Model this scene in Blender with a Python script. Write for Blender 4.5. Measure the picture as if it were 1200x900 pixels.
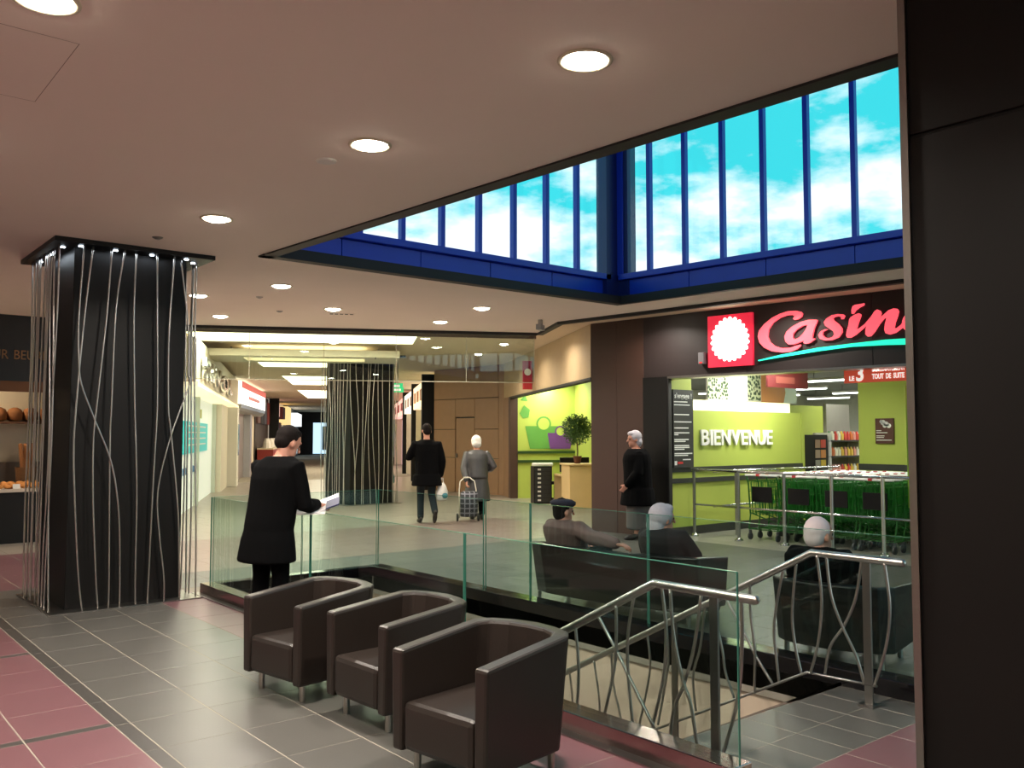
import bpy, bmesh, math, random
from mathutils import Vector, Matrix, Euler
R = math.radians
rnd = random.Random(7)
for o in list(bpy.data.objects): bpy.data.objects.remove(o, do_unlink=True)
sc = bpy.context.scene
COL = sc.collection

# ------------------------------------------------------------------ camera
cam_d = bpy.data.cameras.new('camera'); cam = bpy.data.objects.new('camera', cam_d); COL.objects.link(cam)
cam_d.sensor_width = 36.0; cam_d.lens = 36.0 * 1035 / 1200; cam_d.clip_end = 300; cam_d.clip_start = .05
cam.location = (0, 0, 1.65)
cam.rotation_euler = (R(90) + math.atan(60 / 1035), 0, R(-39.7))
sc.camera = cam
# ------------------------------------------------------------------ exposure
vs = sc.view_settings
vs.view_transform = 'Standard'; vs.look = 'None'; vs.gamma = 1; vs.exposure = 0.3; vs.use_curve_mapping = False
# ------------------------------------------------------------------ sky
W = bpy.data.worlds.new('sky'); sc.world = W; W.use_nodes = True
nt = W.node_tree; nt.nodes.clear()
def N(t, **k):
    n = nt.nodes.new(t)
    for a, b in k.items(): setattr(n, a, b)
    return n
wo = N('ShaderNodeOutputWorld'); bg = N('ShaderNodeBackground'); tc = N('ShaderNodeTexCoord')
sep = N('ShaderNodeSeparateXYZ'); nt.links.new(tc.outputs['Generated'], sep.inputs[0])
mp = N('ShaderNodeMapping'); mp.inputs['Scale'].default_value = (2.2, 2.2, 5.2); mp.inputs['Location'].default_value = (1.7, .35, .2)
nt.links.new(tc.outputs['Generated'], mp.inputs[0])
nz = N('ShaderNodeTexNoise'); nz.inputs['Scale'].default_value = 2.1; nz.inputs['Detail'].default_value = 9; nz.inputs['Roughness'].default_value = .56
nt.links.new(mp.outputs[0], nz.inputs['Vector'])
# cumulus grow denser towards the horizon
mr = N('ShaderNodeMapRange'); mr.inputs['From Min'].default_value = .10; mr.inputs['From Max'].default_value = .34
mr.inputs['To Min'].default_value = .19; mr.inputs['To Max'].default_value = -.07
nt.links.new(sep.outputs['Z'], mr.inputs['Value'])
ad = N('ShaderNodeMath', operation='ADD'); nt.links.new(nz.outputs['Fac'], ad.inputs[0]); nt.links.new(mr.outputs[0], ad.inputs[1])
cr = N('ShaderNodeValToRGB'); cr.color_ramp.elements[0].position = .51; cr.color_ramp.elements[1].position = .62
nt.links.new(ad.outputs[0], cr.inputs[0])
mx = N('ShaderNodeMixRGB'); mx.inputs[1].default_value = (.05, .64, .68, 1); mx.inputs[2].default_value = (.95, 1.0, 1.0, 1)
nt.links.new(cr.outputs[0], mx.inputs[0]); nt.links.new(mx.outputs[0], bg.inputs[0]); bg.inputs[1].default_value = 1.05
nt.links.new(bg.outputs[0], wo.inputs[0])

LAMP = 1.0
# ================================================================== materials
MATS = {}
def lin(c): return tuple(((x / 255) / 12.92 if x / 255 <= .04045 else ((x / 255 + .055) / 1.055) ** 2.4) for x in c)
def mat(name, rgb, rough=.5, metal=0., var=.06, scale=8., bump=0., bscale=60., emit=0., spec=.5, coat=0.):
    if name in MATS: return MATS[name]
    m = bpy.data.materials.new(name); m.use_nodes = True; t = m.node_tree; b = t.nodes['Principled BSDF']
    c = lin(rgb)
    tex = t.nodes.new('ShaderNodeTexNoise'); tex.inputs['Scale'].default_value = scale; tex.inputs['Detail'].default_value = 4
    co = t.nodes.new('ShaderNodeTexCoord'); t.links.new(co.outputs['Object'], tex.inputs['Vector'])
    mix = t.nodes.new('ShaderNodeMixRGB')
    mix.inputs[1].default_value = tuple(x * (1 - var) for x in c) + (1,); mix.inputs[2].default_value = tuple(min(1, x * (1 + var)) for x in c) + (1,)
    t.links.new(tex.outputs['Fac'], mix.inputs[0]); t.links.new(mix.outputs[0], b.inputs['Base Color'])
    b.inputs['Roughness'].default_value = rough; b.inputs['Metallic'].default_value = metal
    b.inputs['Specular IOR Level'].default_value = spec; b.inputs['Coat Weight'].default_value = coat
    if bump:
        n2 = t.nodes.new('ShaderNodeTexNoise'); n2.inputs['Scale'].default_value = bscale; n2.inputs['Detail'].default_value = 3
        t.links.new(co.outputs['Object'], n2.inputs['Vector'])
        bp = t.nodes.new('ShaderNodeBump'); bp.inputs['Strength'].default_value = bump; bp.inputs['Distance'].default_value = .01
        t.links.new(n2.outputs['Fac'], bp.inputs['Height']); t.links.new(bp.outputs[0], b.inputs['Normal'])
    if emit:
        t.links.new(mix.outputs[0], b.inputs['Emission Color']); b.inputs['Emission Strength'].default_value = emit
    MATS[name] = m; return m
def glass(name, tint, gloss=1.0):
    if name in MATS: return MATS[name]
    m = bpy.data.materials.new(name); m.use_nodes = True; t = m.node_tree; t.nodes.clear()
    o = t.nodes.new('ShaderNodeOutputMaterial'); tr = t.nodes.new('ShaderNodeBsdfTransparent'); gl = t.nodes.new('ShaderNodeBsdfGlossy')
    # Schlick reflectance of a thin pane, the same from both sides
    fr = t.nodes.new('ShaderNodeLayerWeight'); fr.inputs['Blend'].default_value = .5; mx = t.nodes.new('ShaderNodeMixShader')
    pw = t.nodes.new('ShaderNodeMath'); pw.operation = 'POWER'; pw.inputs[1].default_value = 5; t.links.new(fr.outputs['Facing'], pw.inputs[0])
    mu = t.nodes.new('ShaderNodeMath'); mu.operation = 'MULTIPLY_ADD'; mu.inputs[1].default_value = .9 * gloss; mu.inputs[2].default_value = .04 * gloss
    t.links.new(pw.outputs[0], mu.inputs[0])
    tr.inputs['Color'].default_value = (*tint, 1); gl.inputs['Roughness'].default_value = .01; gl.inputs['Color'].default_value = (.9, 1, .97, 1)
    t.links.new(mu.outputs[0], mx.inputs[0]); t.links.new(tr.outputs[0], mx.inputs[1]); t.links.new(gl.outputs[0], mx.inputs[2]); t.links.new(mx.outputs[0], o.inputs[0])
    MATS[name] = m; return m
def brushed(name, rgb, rough=.28):
    return mat(name, rgb, rough, 1.0, .10, 20., .05, 120.)

M_CEIL = mat('painted plaster taupe', (240, 226, 214), .85, var=.03, scale=1.2, bump=.05, bscale=40)
M_CEIL2 = mat('painted plaster sand', (214, 196, 170), .85, var=.03, scale=1.2)
M_BLACK = mat('black laminate', (13, 11, 11), .45, var=.2, scale=3, spec=.3)
M_PILLAR = mat('dark brown laminate', (16, 13, 12), .45, var=.12, scale=2.5, spec=.25)
M_BROWN = mat('brown facade panel', (60, 36, 28), .55, var=.08, scale=3)
M_BRONZE = mat('dark bronze trim', (24, 21, 20), .6, 0.)
M_BLUE = mat('blue enamelled steel', (18, 58, 185), .32, var=.10, scale=4)
M_STEEL = brushed('brushed stainless steel', (186, 182, 176), .3)
M_STEELD = brushed('satin steel', (150, 146, 142), .3)
M_CABLE = brushed('steel cable', (205, 200, 195), .3)
M_CHROME = brushed('chrome', (220, 220, 222), .12)
M_GREYT = mat('grey stone tile', (78, 76, 72), .36, var=.10, scale=2.2, bump=.03, bscale=90)
M_PINKT = mat('dusty pink stone tile', (102, 68, 73), .36, var=.10, scale=2.2, bump=.03, bscale=90)
M_DARKT = mat('charcoal strip tile', (58, 55, 52), .4, var=.1)
M_BEIGET = mat('beige grey stone tile', (142, 134, 124), .28, var=.08, scale=2)
M_GROUT = mat('pale grout', (138, 131, 118), .8)
M_GREEN = mat('lime green paint', (176, 190, 84), .6, var=.03, scale=2)
M_WOOD = mat('light wood panel', (144, 110, 80), .5, var=.10, scale=5)
M_FASC = mat('beige textile panel', (176, 152, 116), .6, var=.08, scale=6)
M_WHITE = mat('white paint', (225, 223, 215), .6, var=.02)
M_CREAM = mat('cream paint', (222, 212, 186), .6, var=.03)
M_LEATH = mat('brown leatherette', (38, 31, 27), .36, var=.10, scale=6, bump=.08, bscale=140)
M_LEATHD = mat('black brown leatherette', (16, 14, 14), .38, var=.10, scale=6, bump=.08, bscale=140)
M_GRANITE = mat('polished black granite', (18, 16, 18), .12, var=.4, scale=40)
M_CURB = brushed('polished steel curb', (170, 150, 145), .16)
M_BEIGEW = mat('beige stairwell plaster', (190, 172, 152), .8, var=.04, scale=2)
M_GLASS = glass('clear green tinted glass', (.88, .945, .925), 1.0)
M_GLEDGE = mat('green glass edge', (70, 130, 112), .15, var=.1)
M_PANE = glass('window pane', (.93, .97, 1.0), .6)
M_LAMP = mat('lamp glow warm', (255, 244, 222), .4, var=0, emit=36)
M_LUM = mat('luminous ceiling panel', (255, 244, 205), .5, var=0, emit=2.6)
M_TUBE = mat('fluorescent tube glow', (246, 255, 244), .4, var=0, emit=4.5)
M_SPOT = mat('small spotlight glow', (225, 240, 255), .4, var=0, emit=14)
M_SKIN = mat('skin', (196, 138, 116), .5, var=.06, scale=12)
M_BLKCLOTH = mat('black wool cloth', (7, 7, 8), .95, var=.2, scale=30, spec=.08)
M_NAVY = mat('dark suit cloth', (8, 8, 9), .95, var=.2, scale=30, spec=.08)
M_TROUS = mat('dark teal trousers', (30, 38, 42), .85, var=.15, scale=30, spec=.2)
M_GREYCOAT = mat('grey satin coat', (58, 57, 57), .45, var=.3, scale=9)
M_BROWNCOAT = mat('mauve brown coat', (108, 84, 80), .8, var=.12, scale=20)
M_SHOE = mat('dark shoe leather', (38, 28, 26), .4)
M_HAIRD = mat('dark brown hair', (24, 18, 16), .85, var=.3, scale=60, bump=.5, bscale=160, spec=.15)
M_HAIRW = mat('white hair', (225, 220, 212), .7, var=.1, scale=60, bump=.5, bscale=120)
M_HAIRG = mat('silver grey hair', (176, 172, 180), .7, var=.15, scale=60, bump=.5, bscale=120)
M_EYE = mat('eye', (60, 50, 46), .2)

# ================================================================== mesh tools
def tag(o, label=None, cat=None, group=None, kind=None):
    if label: o['label'] = label
    if cat: o['category'] = cat
    if group: o['group'] = group
    if kind: o['kind'] = kind
    return o
def empty(name, loc=(0, 0, 0), rz=0., label=None, cat=None, group=None, kind=None):
    o = bpy.data.objects.new(name, None); COL.objects.link(o); o.location = loc; o.rotation_euler = (0, 0, rz); o.empty_display_size = .1
    return tag(o, label, cat, group, kind)
def link(name, me, m=None, parent=None, loc=(0, 0, 0), rot=(0, 0, 0)):
    o = bpy.data.objects.new(name, me); COL.objects.link(o)
    if m is not None and not me.materials: me.materials.append(m)
    o.parent = parent; o.location = loc; o.rotation_euler = rot
    return o
class B:
    def __init__(s): s.v = []; s.f = []
    def add(s, vs, fs):
        k = len(s.v); s.v += [tuple(p) for p in vs]; s.f += [tuple(i + k for i in f) for f in fs]; return s
    def box(s, x0, x1, y0, y1, z0, z1):
        return s.add([(x0, y0, z0), (x1, y0, z0), (x1, y1, z0), (x0, y1, z0), (x0, y0, z1), (x1, y0, z1), (x1, y1, z1), (x0, y1, z1)],
                     [(0, 3, 2, 1), (4, 5, 6, 7), (0, 1, 5, 4), (1, 2, 6, 5), (2, 3, 7, 6), (3, 0, 4, 7)])
    def prism(s, poly, z0, z1):       # ccw polygon in xy
        n = len(poly)
        vs = [(x, y, z0) for x, y in poly] + [(x, y, z1) for x, y in poly]
        return s.add(vs, [tuple(range(n - 1, -1, -1)), tuple(range(n, 2 * n))] + [(i, (i + 1) % n, (i + 1) % n + n, i + n) for i in range(n)])
    def wallseg(s, p, q, th, z0, z1): # vertical slab from p to q, thickness th to the right of p->q
        p = Vector(p); q = Vector(q); d = (q - p).normalized(); n = Vector((d.y, -d.x)) * th
        return s.prism([tuple(p), tuple(p + n), tuple(q + n), tuple(q)], z0, z1)
    def rings(s, rs, close=True):
        n = len(rs[0]); vs = [p for r in rs for p in r]; fs = []
        for k in range(len(rs) - 1):
            for i in range(n): fs.append((k * n + i, k * n + (i + 1) % n, (k + 1) * n + (i + 1) % n, (k + 1) * n + i))
        if close: fs.append(tuple(range(n - 1, -1, -1))); fs.append(tuple(range((len(rs) - 1) * n, len(rs) * n)))
        return s.add(vs, fs)
    def tube(s, pts, r, n=8, caps=False):
        pts = [Vector(p) for p in pts]; rs = r if isinstance(r, (list, tuple)) else [r] * len(pts)
        t0 = (pts[1] - pts[0]).normalized(); a = t0.orthogonal().normalized(); rings = []
        if caps:
            d = (pts[0] - pts[1]).normalized(); e = (pts[-1] - pts[-2]).normalized()
            pre = [(pts[0] + d * rs[0] * .85, rs[0] * .45), (pts[0] + d * rs[0] * .5, rs[0] * .84)]
            post = [(pts[-1] + e * rs[-1] * .5, rs[-1] * .84), (pts[-1] + e * rs[-1] * .85, rs[-1] * .45)]
            pts = [p for p, _ in pre] + pts + [p for p, _ in post]; rs = [q for _, q in pre] + list(rs) + [q for _, q in post]
        for i, p in enumerate(pts):
            t = (pts[min(i + 1, len(pts) - 1)] - pts[max(i - 1, 0)]).normalized()
            a = (a - t * a.dot(t)).normalized(); b = t.cross(a)
            rings.append([tuple(p + (a * math.cos(k * 2 * math.pi / n) + b * math.sin(k * 2 * math.pi / n)) * rs[i]) for k in range(n)])
        return s.rings(rings)
    def lathe(s, prof, c=(0, 0, 0), n=16):  # prof (r,z) bottom to top
        return s.rings([[(c[0] + r * math.cos(k * 2 * math.pi / n), c[1] + r * math.sin(k * 2 * math.pi / n), c[2] + z) for k in range(n)] for r, z in prof])
    def loft(s, secs, n=16):          # (cx,cy,z,rx,ry)
        return s.rings([[(c[0] + c[3] * math.cos(k * 2 * math.pi / n), c[1] + c[4] * math.sin(k * 2 * math.pi / n), c[2]) for k in range(n)] for c in secs])
    def ell(s, c, r, M=None, n=14, m=8):
        rs = []
        for j in range(m + 1):
            a = -math.pi / 2 + math.pi * (j if 0 < j < m else (j + .12 if j == 0 else j - .12)) / m
            ring = []
            for k in range(n):
                p = Vector((r[0] * math.cos(a) * math.cos(k * 2 * math.pi / n), r[1] * math.cos(a) * math.sin(k * 2 * math.pi / n), r[2] * math.sin(a)))
                if M is not None: p = M @ p
                ring.append(tuple(p + Vector(c)))
            rs.append(ring)
        return s.rings(rs)
    def mesh(s, name, smooth=False):
        me = bpy.data.meshes.new(name); me.from_pydata(s.v, [], s.f); me.update()
        if smooth:
            for p in me.polygons: p.use_smooth = True
        return me
    def build(s, name, m, parent=None, smooth=False, loc=(0, 0, 0), rot=(0, 0, 0), bevel=0., fix=False):
        me = s.mesh(name, smooth)
        if fix:
            bm = bmesh.new(); bm.from_mesh(me); bmesh.ops.recalc_face_normals(bm, faces=bm.faces); bm.to_mesh(me); bm.free()
        o = link(name, me, m, parent, loc, rot)
        if bevel:
            md = o.modifiers.new('bevel', 'BEVEL'); md.width = bevel; md.segments = 2; md.limit_method = 'ANGLE'
        return o
def smoothline(pts, k=6):
    """Catmull-Rom through points"""
    P = [Vector(p) for p in pts]; out = []
    for i in range(len(P) - 1):
        p0 = P[max(i - 1, 0)]; p1 = P[i]; p2 = P[i + 1]; p3 = P[min(i + 2, len(P) - 1)]
        for j in range(k):
            t = j / k
            out.append(.5 * ((2 * p1) + (p2 - p0) * t + (2 * p0 - 5 * p1 + 4 * p2 - p3) * t * t + (3 * p1 - p0 - 3 * p2 + p3) * t ** 3))
    out.append(P[-1]); return out
def curve_mesh(cu, name):
    o = bpy.data.objects.new('tmp', cu); COL.objects.link(o)
    dg = bpy.context.evaluated_depsgraph_get(); me = bpy.data.meshes.new_from_object(o.evaluated_get(dg)); me.name = name
    bpy.data.objects.remove(o); bpy.data.curves.remove(cu); return me
def flat_shape(loops, depth, name):
    cu = bpy.data.curves.new('t', 'CURVE'); cu.dimensions = '2D'; cu.fill_mode = 'BOTH'; cu.extrude = depth / 2
    for l in loops:
        sp = cu.splines.new('POLY'); sp.points.add(len(l) - 1); sp.use_cyclic_u = True
        for i, p in enumerate(l): sp.points[i].co = (p[0], p[1], 0, 1)
    return curve_mesh(cu, name)
def text_mesh(txt, size, depth, name, bold=0., align='LEFT', squeeze=1.):
    cu = bpy.data.curves.new('t', 'FONT'); cu.body = txt; cu.size = size; cu.extrude = depth / 2; cu.offset = bold; cu.align_x = align; cu.resolution_u = 3
    me = curve_mesh(cu, name)
    if squeeze != 1:
        for v in me.vertices: v.co.x *= squeeze
    return me
def frame_on(o, origin, xdir):
    """lay a flat xy mesh upright: local x along xdir, local y up"""
    x = Vector((xdir[0], xdir[1], 0)).normalized(); z = x.cross(Vector((0, 0, 1)))
    o.matrix_world = Matrix(((x.x, 0, z.x, origin[0]), (x.y, 0, z.y, origin[1]), (0, 1, 0, origin[2]), (0, 0, 0, 1)))
    return o
def text_on(txt, size, depth, name, m, parent, origin, xdir, bold=0., align='LEFT', squeeze=1.):
    me = text_mesh(txt, size, depth, name, bold, align, squeeze); me.materials.append(m)
    o = bpy.data.objects.new(name, me); COL.objects.link(o); frame_on(o, origin, xdir); mwx = o.matrix_world.copy(); o.parent = parent
    if parent is not None:
        o.matrix_parent_inverse = Matrix.Identity(4); o.matrix_basis = local_of(parent).inverted() @ mwx
    return o
def local_of(o):
    M = Matrix.LocRotScale(o.location, o.rotation_euler, o.scale)
    return (local_of(o.parent) @ M) if o.parent is not None else M
def area(name, loc, size, power, color=(1, 1, 1), rot=(0, 0, 0), size_y=None, parent=None, spread=None, disk=False):
    l = bpy.data.lights.new(name, 'AREA'); l.energy = power; l.color = color; l.size = size
    if size_y: l.shape = 'RECTANGLE'; l.size_y = size_y
    if disk: l.shape = 'DISK'
    if spread: l.spread = spread
    o = bpy.data.objects.new(name, l); COL.objects.link(o); o.parent = parent; o.location = loc; o.rotation_euler = rot; return o

# ================================================================== SETTING
def struct(o): o['kind'] = 'structure'; return o
# ---- floor slab (pale grout bed) with the stair opening X 3.6..5.45, Y 3.17..9.1
fl = struct(link('floor', flat_shape([[(-6, -5), (34, -5), (34, 22), (50, 64), (36, 76), (4, 24), (-6, 20)], [(3.6, 3.17), (5.45, 3.17), (5.45, 9.12), (3.6, 9.12)]], .2, 'floor'), M_GROUT, None, (0, 0, -.0988)))
TX0, TX, TY0, TY, G = 1.62, .45, 5.38, .535, .006
def tile_kind(x, y):
    if x < 1.53 and y < 10.6: return 1
    if 2.97 < x < 3.45 and y < 9.7: return 1
    if 10.6 < y < 13.8 and x < 11: return 4 if x > 3.2 else 1
    if 3.5 < x < 5.5 and y < 2.5: return 1
    if y >= 13.8 or x >= 11: return 3
    return 0
tiles = []
def tile(x0, x1, y0, y1, k=None):
    cx, cy = (x0 + x1) / 2, (y0 + y1) / 2
    if 3.4 < cx < 5.65 and 2.5 < cy < 9.28: return
    if x1 - x0 < .03 or y1 - y0 < .03: return
    tiles.append((x0, x1, y0, y1, tile_kind(cx, cy) if k is None else k))
for i in range(-18, 40):
    x0 = TX0 + i * TX; x1 = x0 + TX
    if i < 0: x0 -= .09; x1 -= .09              # the charcoal strip between 1.53 and 1.62 shifts the pink field
    if i == 4: x1 = 3.87
    for j in range(-18, 46):
        y0 = TY0 + j * TY; y1 = y0 + TY
        if x1 <= 1.54 and j % 4 == 0 and y0 < 10.6:
            tile(x0, x1, y0, y0 + .07, 2); y0 += .07
        if i == 3 and y0 < 9.6: tile(x0, 3.42, y0, y1); continue
        if i == 4 and y0 < 9.6 and y1 > 2.5: continue
        if 4 <= i <= 8 and y0 < 2.5 < y1: y1 = 2.5
        if 4 < i <= 8 and y0 > 2.49 and y0 < 9.2: continue
        tile(x0, x1, y0, y1)
for j in range(-18, 46): tile(1.53, 1.62, TY0 + j * TY, TY0 + j * TY + TY, 2)
for i in range(7):
    for y0, y1 in ((2.5, 2.835), (2.835, 3.17)):
        tiles.append((3.62 + i * .261, 3.62 + (i + 1) * .261, y0, y1, 0))
TM = [M_GREYT, M_PINKT, M_DARKT, M_BEIGET, mat('pale rose stone tile', (128, 108, 102), .3, var=.08, scale=2)]
def inview(x, y):
    d = .6388 * x + .7694 * y; l = .7694 * x - .6388 * y
    if d < 1.2: return False
    u = 600 + 1035 * l / d; v = 510 + 1035 * 1.65 / d
    return -60 < u < 1130 and v < 940
vis = sorted([t for t in tiles if inview((t[0] + t[1]) / 2, (t[2] + t[3]) / 2)], key=lambda t: .6388 * (t[0] + t[1]) + .7694 * (t[2] + t[3]))
near = vis[:300]; nearset = set(near); tcache = {}
for t in near:
    key = (round(t[1] - t[0], 3), round(t[3] - t[2], 3), t[4])
    if key not in tcache:
        w, h = (t[1] - t[0]) / 2 - G / 2, (t[3] - t[2]) / 2 - G / 4
        b = B(); e = .0012
        b.add([(-w, -h, -.01), (w, -h, -.01), (w, h, -.01), (-w, h, -.01), (-w, -h, 0), (w, -h, 0), (w, h, 0), (-w, h, 0), (-w + e, -h + e, .002), (w - e, -h + e, .002), (w - e, h - e, .002), (-w + e, h - e, .002)],
              [(8, 9, 10, 11)] + [(i, (i + 1) % 4, (i + 1) % 4 + 4, i + 4) for i in range(4)] + [(i + 4, (i + 1) % 4 + 4, (i + 1) % 4 + 8, i + 8) for i in range(4)])
        tcache[key] = b.mesh('tile'); tcache[key].materials.append(TM[t[4]])
    link('tile', tcache[key], None, fl, ((t[0] + t[1]) / 2, (t[2] + t[3]) / 2, .0988 + rnd.uniform(0, .0003)))
rest = bpy.data.meshes.new('distant_tiles'); rv = []; rf = []; ri = []
for t in tiles:
    if t in nearset: continue
    k = len(rv); x0, x1, y0, y1 = t[0] + G / 2, t[1] - G / 2, t[2] + G / 2, t[3] - G / 2
    rv += [(x0, y0, .1), (x1, y0, .1), (x1, y1, .1), (x0, y1, .1), (x0, y0, .1008), (x1, y0, .1008), (x1, y1, .1008), (x0, y1, .1008)]
    rf += [(k + 4, k + 5, k + 6, k + 7), (k, k + 1, k + 5, k + 4), (k + 1, k + 2, k + 6, k + 5), (k + 2, k + 3, k + 7, k + 6), (k + 3, k, k + 4, k + 7)]; ri += [t[4]] * 5
rest.from_pydata(rv, [], rf)
for m in TM: rest.materials.append(m)
rest.polygons.foreach_set('material_index', ri); rest.update()
ro = link('distant_tiles', rest, None, fl); ro['kind'] = 'stuff'

# ---- ceilings
SK = [(4.36, -2.5), (10.15, -2.5), (9.10, 8.62), (3.75, 8.62)]          # skylight opening
mainpoly = [(-6, -5), (10.25, -5), (10.2, 4.9), (9.73, 10.56), (10.51, 11.94), (5.4, 14.7), (4.3, 15.28), (-6, 15.28)]
struct(link('ceiling', flat_shape([mainpoly, SK], .09, 'ceiling'), M_CEIL, None, (0, 0, 3.545)))
outer = [(-6, -5), (34, -5), (34, 22), (50, 64), (36, 78), (2, 25), (-6, 20)]
SK2 = [(4.2, -2.65), (10.34, -2.65), (9.26, 8.78), (3.6, 8.78)]
struct(link('ceiling_outer', flat_shape([outer, SK2], .1, 'ceiling_outer'), M_CEIL2, None, (0, 0, 3.65)))
# shadow gap that follows the edge of the main ceiling
gap = [(10.2, -4), (10.2, 4.9), (9.73, 10.56), (10.51, 11.94), (5.4, 14.7), (4.3, 15.28)]
b = B(); b2 = B()
for p, q in zip(gap, gap[1:]):
    b.wallseg(p, q, .10, 3.455, 3.52)
for p, q in zip(gap[3:], gap[4:]): b2.wallseg(Vector(p) + Vector((.05, .09)), Vector(q) + Vector((.05, .09)), .06, 3.40, 3.455)
struct(b.build('trim_1', M_BRONZE, fix=True)); struct(b2.build('trim_2', mat('brown rail', (120, 88, 72), .5), fix=True))
# skylight lip
b = B()
for p, q in zip(SK[::-1], SK[::-1][1:] + SK[::-1][:1]):
    b.wallseg(p, q, .13 if p == SK[3] or q == SK[0] and p == SK[3] or p == SK[0] and q == SK[3] else .08, 3.485, 3.60)
struct(b.build('trim_3', M_BRONZE, fix=True))
# skylight well: blue fascia of single panels, windows, corner post, roof
SKR = R(5.4)                                                       # the store side of the lantern is turned like the facade
sr = struct(B().prism([(3.4, -2.8), (10.7, -2.8), (9.6, 9.0), (3.4, 9.0)], 6.4, 6.5).build('ceiling_skylight', M_BLUE))
def lantern_side(n, origin, rz, length, lo_m, step, hidden=False, z0=3.90, z1=6.25):
    """one glazed side: local x along the side, local +y outwards"""
    ws = struct(empty('wall_skylight_' + n, origin, rz)); B().box(0, length, .06, .12, 3.60, 3.86).build('backing', M_BRONZE, ws)
    k = max(1, round(length / 1.15)); st = length / k
    for i in range(k): B().box(i * st + .005, (i + 1) * st - .005, .02, .06, 3.56, 3.845).build('fascia_panel', M_BLUE, ws, bevel=.004)
    w = struct(empty('window_' + n, origin, rz))
    ms = []; m_ = lo_m
    while m_ < length - .3: ms.append(m_); m_ += step
    def bar(a0, a1, za, zb, nm, y0=-.02): B().box(a0, a1, y0, .06, za, zb).build(nm, M_BLUE, w, bevel=.004)
    bar(0, length, z0 - .05, z0 + .03, 'window_sill', -.06); bar(0, length, z1 - .04, z1 + .15, 'window_head')
    for mm in ms: bar(mm - .03, mm + .03, z0 + .03, z1 - .04, 'mullion')
    ed = [0.] + ms + [length]
    for e_ in (0, length): bar(e_ - .06, e_ + .06, z0 + .03, z1 - .04, 'jamb')
    for a, c in zip(ed, ed[1:]): B().box(a + .03, c - .03, .02, .026, z0 + .03, z1 - .04).build('pane', M_PANE, w)
lantern_side('1', (3.72, 8.72, 0), 0, 5.30, .71, .57)
lantern_side('2', (9.17, 8.62, 0), R(-90) + SKR, 11.3, .50, .581)
lantern_side('3', (4.25, -2.55, 0), R(90) + R(3.1), 11.3, .55, .6)
lantern_side('4', (10.2, -2.6, 0), R(180), 5.9, .5, .58)
struct(B().box(8.93, 9.34, 8.66, 8.86, 3.6, 6.4).box(9.17, 9.34, 8.48, 8.86, 3.6, 6.4).build('trim_4', mat('dark blue corner post', (14, 32, 96), .4)))

# ---- right foreground pillar
pr = struct(empty('wall_pillar_right', (0, 0, 0)))
for k, (za, zb) in enumerate(((0, 2.83), (2.84, 3.498))):
    B().box(3.42, 4.5, .15, 1.67, za, zb).build('panel', M_PILLAR, pr, bevel=.006)
B().box(3.43, 4.49, .16, 1.66, 2.82, 2.85).build('seam', M_BLACK, pr)
B().box(3.405, 3.425, 1.645, 1.675, 0, 3.498).build('edge_strip', M_STEELD, pr)

# ---- store facade (slightly turned), local frame: s along the wall from (10.9,10.97)
FO = Vector((10.9, 10.97)); FE = Vector((.10822, -.99413)); FN = Vector((-.99413, -.10822))   # FN points to the passage
def fpt(s, z, off=0.): p = FO + FE * s + FN * off; return (p.x, p.y, z)
FANG = math.atan2(FE.y, FE.x)
wr = struct(empty('wall_right', (10.9, 10.97, 0), FANG))          # local x = along facade, local y = away from the passage (left of direction) 
def fbox(s0, s1, o0, o1, z0, z1): return B().box(s0, s1, o0, o1, z0, z1)   # o > 0 towards the inside
fbox(0, .56, 0, .3, 0, 3.6).build('facade_panel', M_BROWN, wr, bevel=.004)
fbox(.565, 1.12, 0, .3, 0, 3.6).build('facade_panel', M_BROWN, wr, bevel=.004)
fbox(1.12, 1.6, -.03, .06, 0, 2.6).build('jamb_panel', M_BLACK, wr, bevel=.004)
for i in range(4): fbox(1.12 + i * 1.9 + .003, 1.12 + (i + 1) * 1.9 - .003, 0, .3, 2.6, 3.6).build('lintel_panel', M_BROWN if i == 9 else mat('deep brown facade panel', (34, 22, 22), .55, var=.08, scale=3), wr, bevel=.004)
fbox(1.12, 8.7, -.02, .32, 2.565, 2.6).build('lintel_edge', M_STEELD, wr)
fbox(1.575, 1.62, -.02, .07, 0, 2.565).build('door_frame', M_BRONZE, wr)
fbox(7.2, 9.5, 0, .3, 0, 2.6).build('facade_panel', M_BROWN, wr)

# ---- beige fascia wall and service alcove
P2 = Vector((10.9, 10.97)); P1 = Vector((15.28, 18.76)); dW = (P1 - P2).normalized(); LW = (P1 - P2).length
wf = struct(empty('wall_fascia', (P2.x, P2.y, 0), math.atan2(dW.y, dW.x)))   # local x along, local -y into the alcove
def wbox(s0, s1, o0, o1, z0, z1): return B().box(s0, s1, -o1, -o0, z0, z1)
for i in range(4): wbox(.02 + i * 2.22, .02 + (i + 1) * 2.22 - .008, 0, .12, 2.66, 3.6).build('fascia_board', M_FASC, wf, bevel=.004)
wbox(0, 7.95, -.01, .14, 2.61, 2.66).build('fascia_edge', M_BRONZE, wf)
wbox(7.92, 8.2, 0, .2, 0, 2.66).build('jamb_panel', mat('dark brown jamb', (70, 46, 36), .5), wf)
wbox(8.2, 8.93, 0, .2, 0, 2.66).build('wood_panel', M_WOOD, wf)
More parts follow.
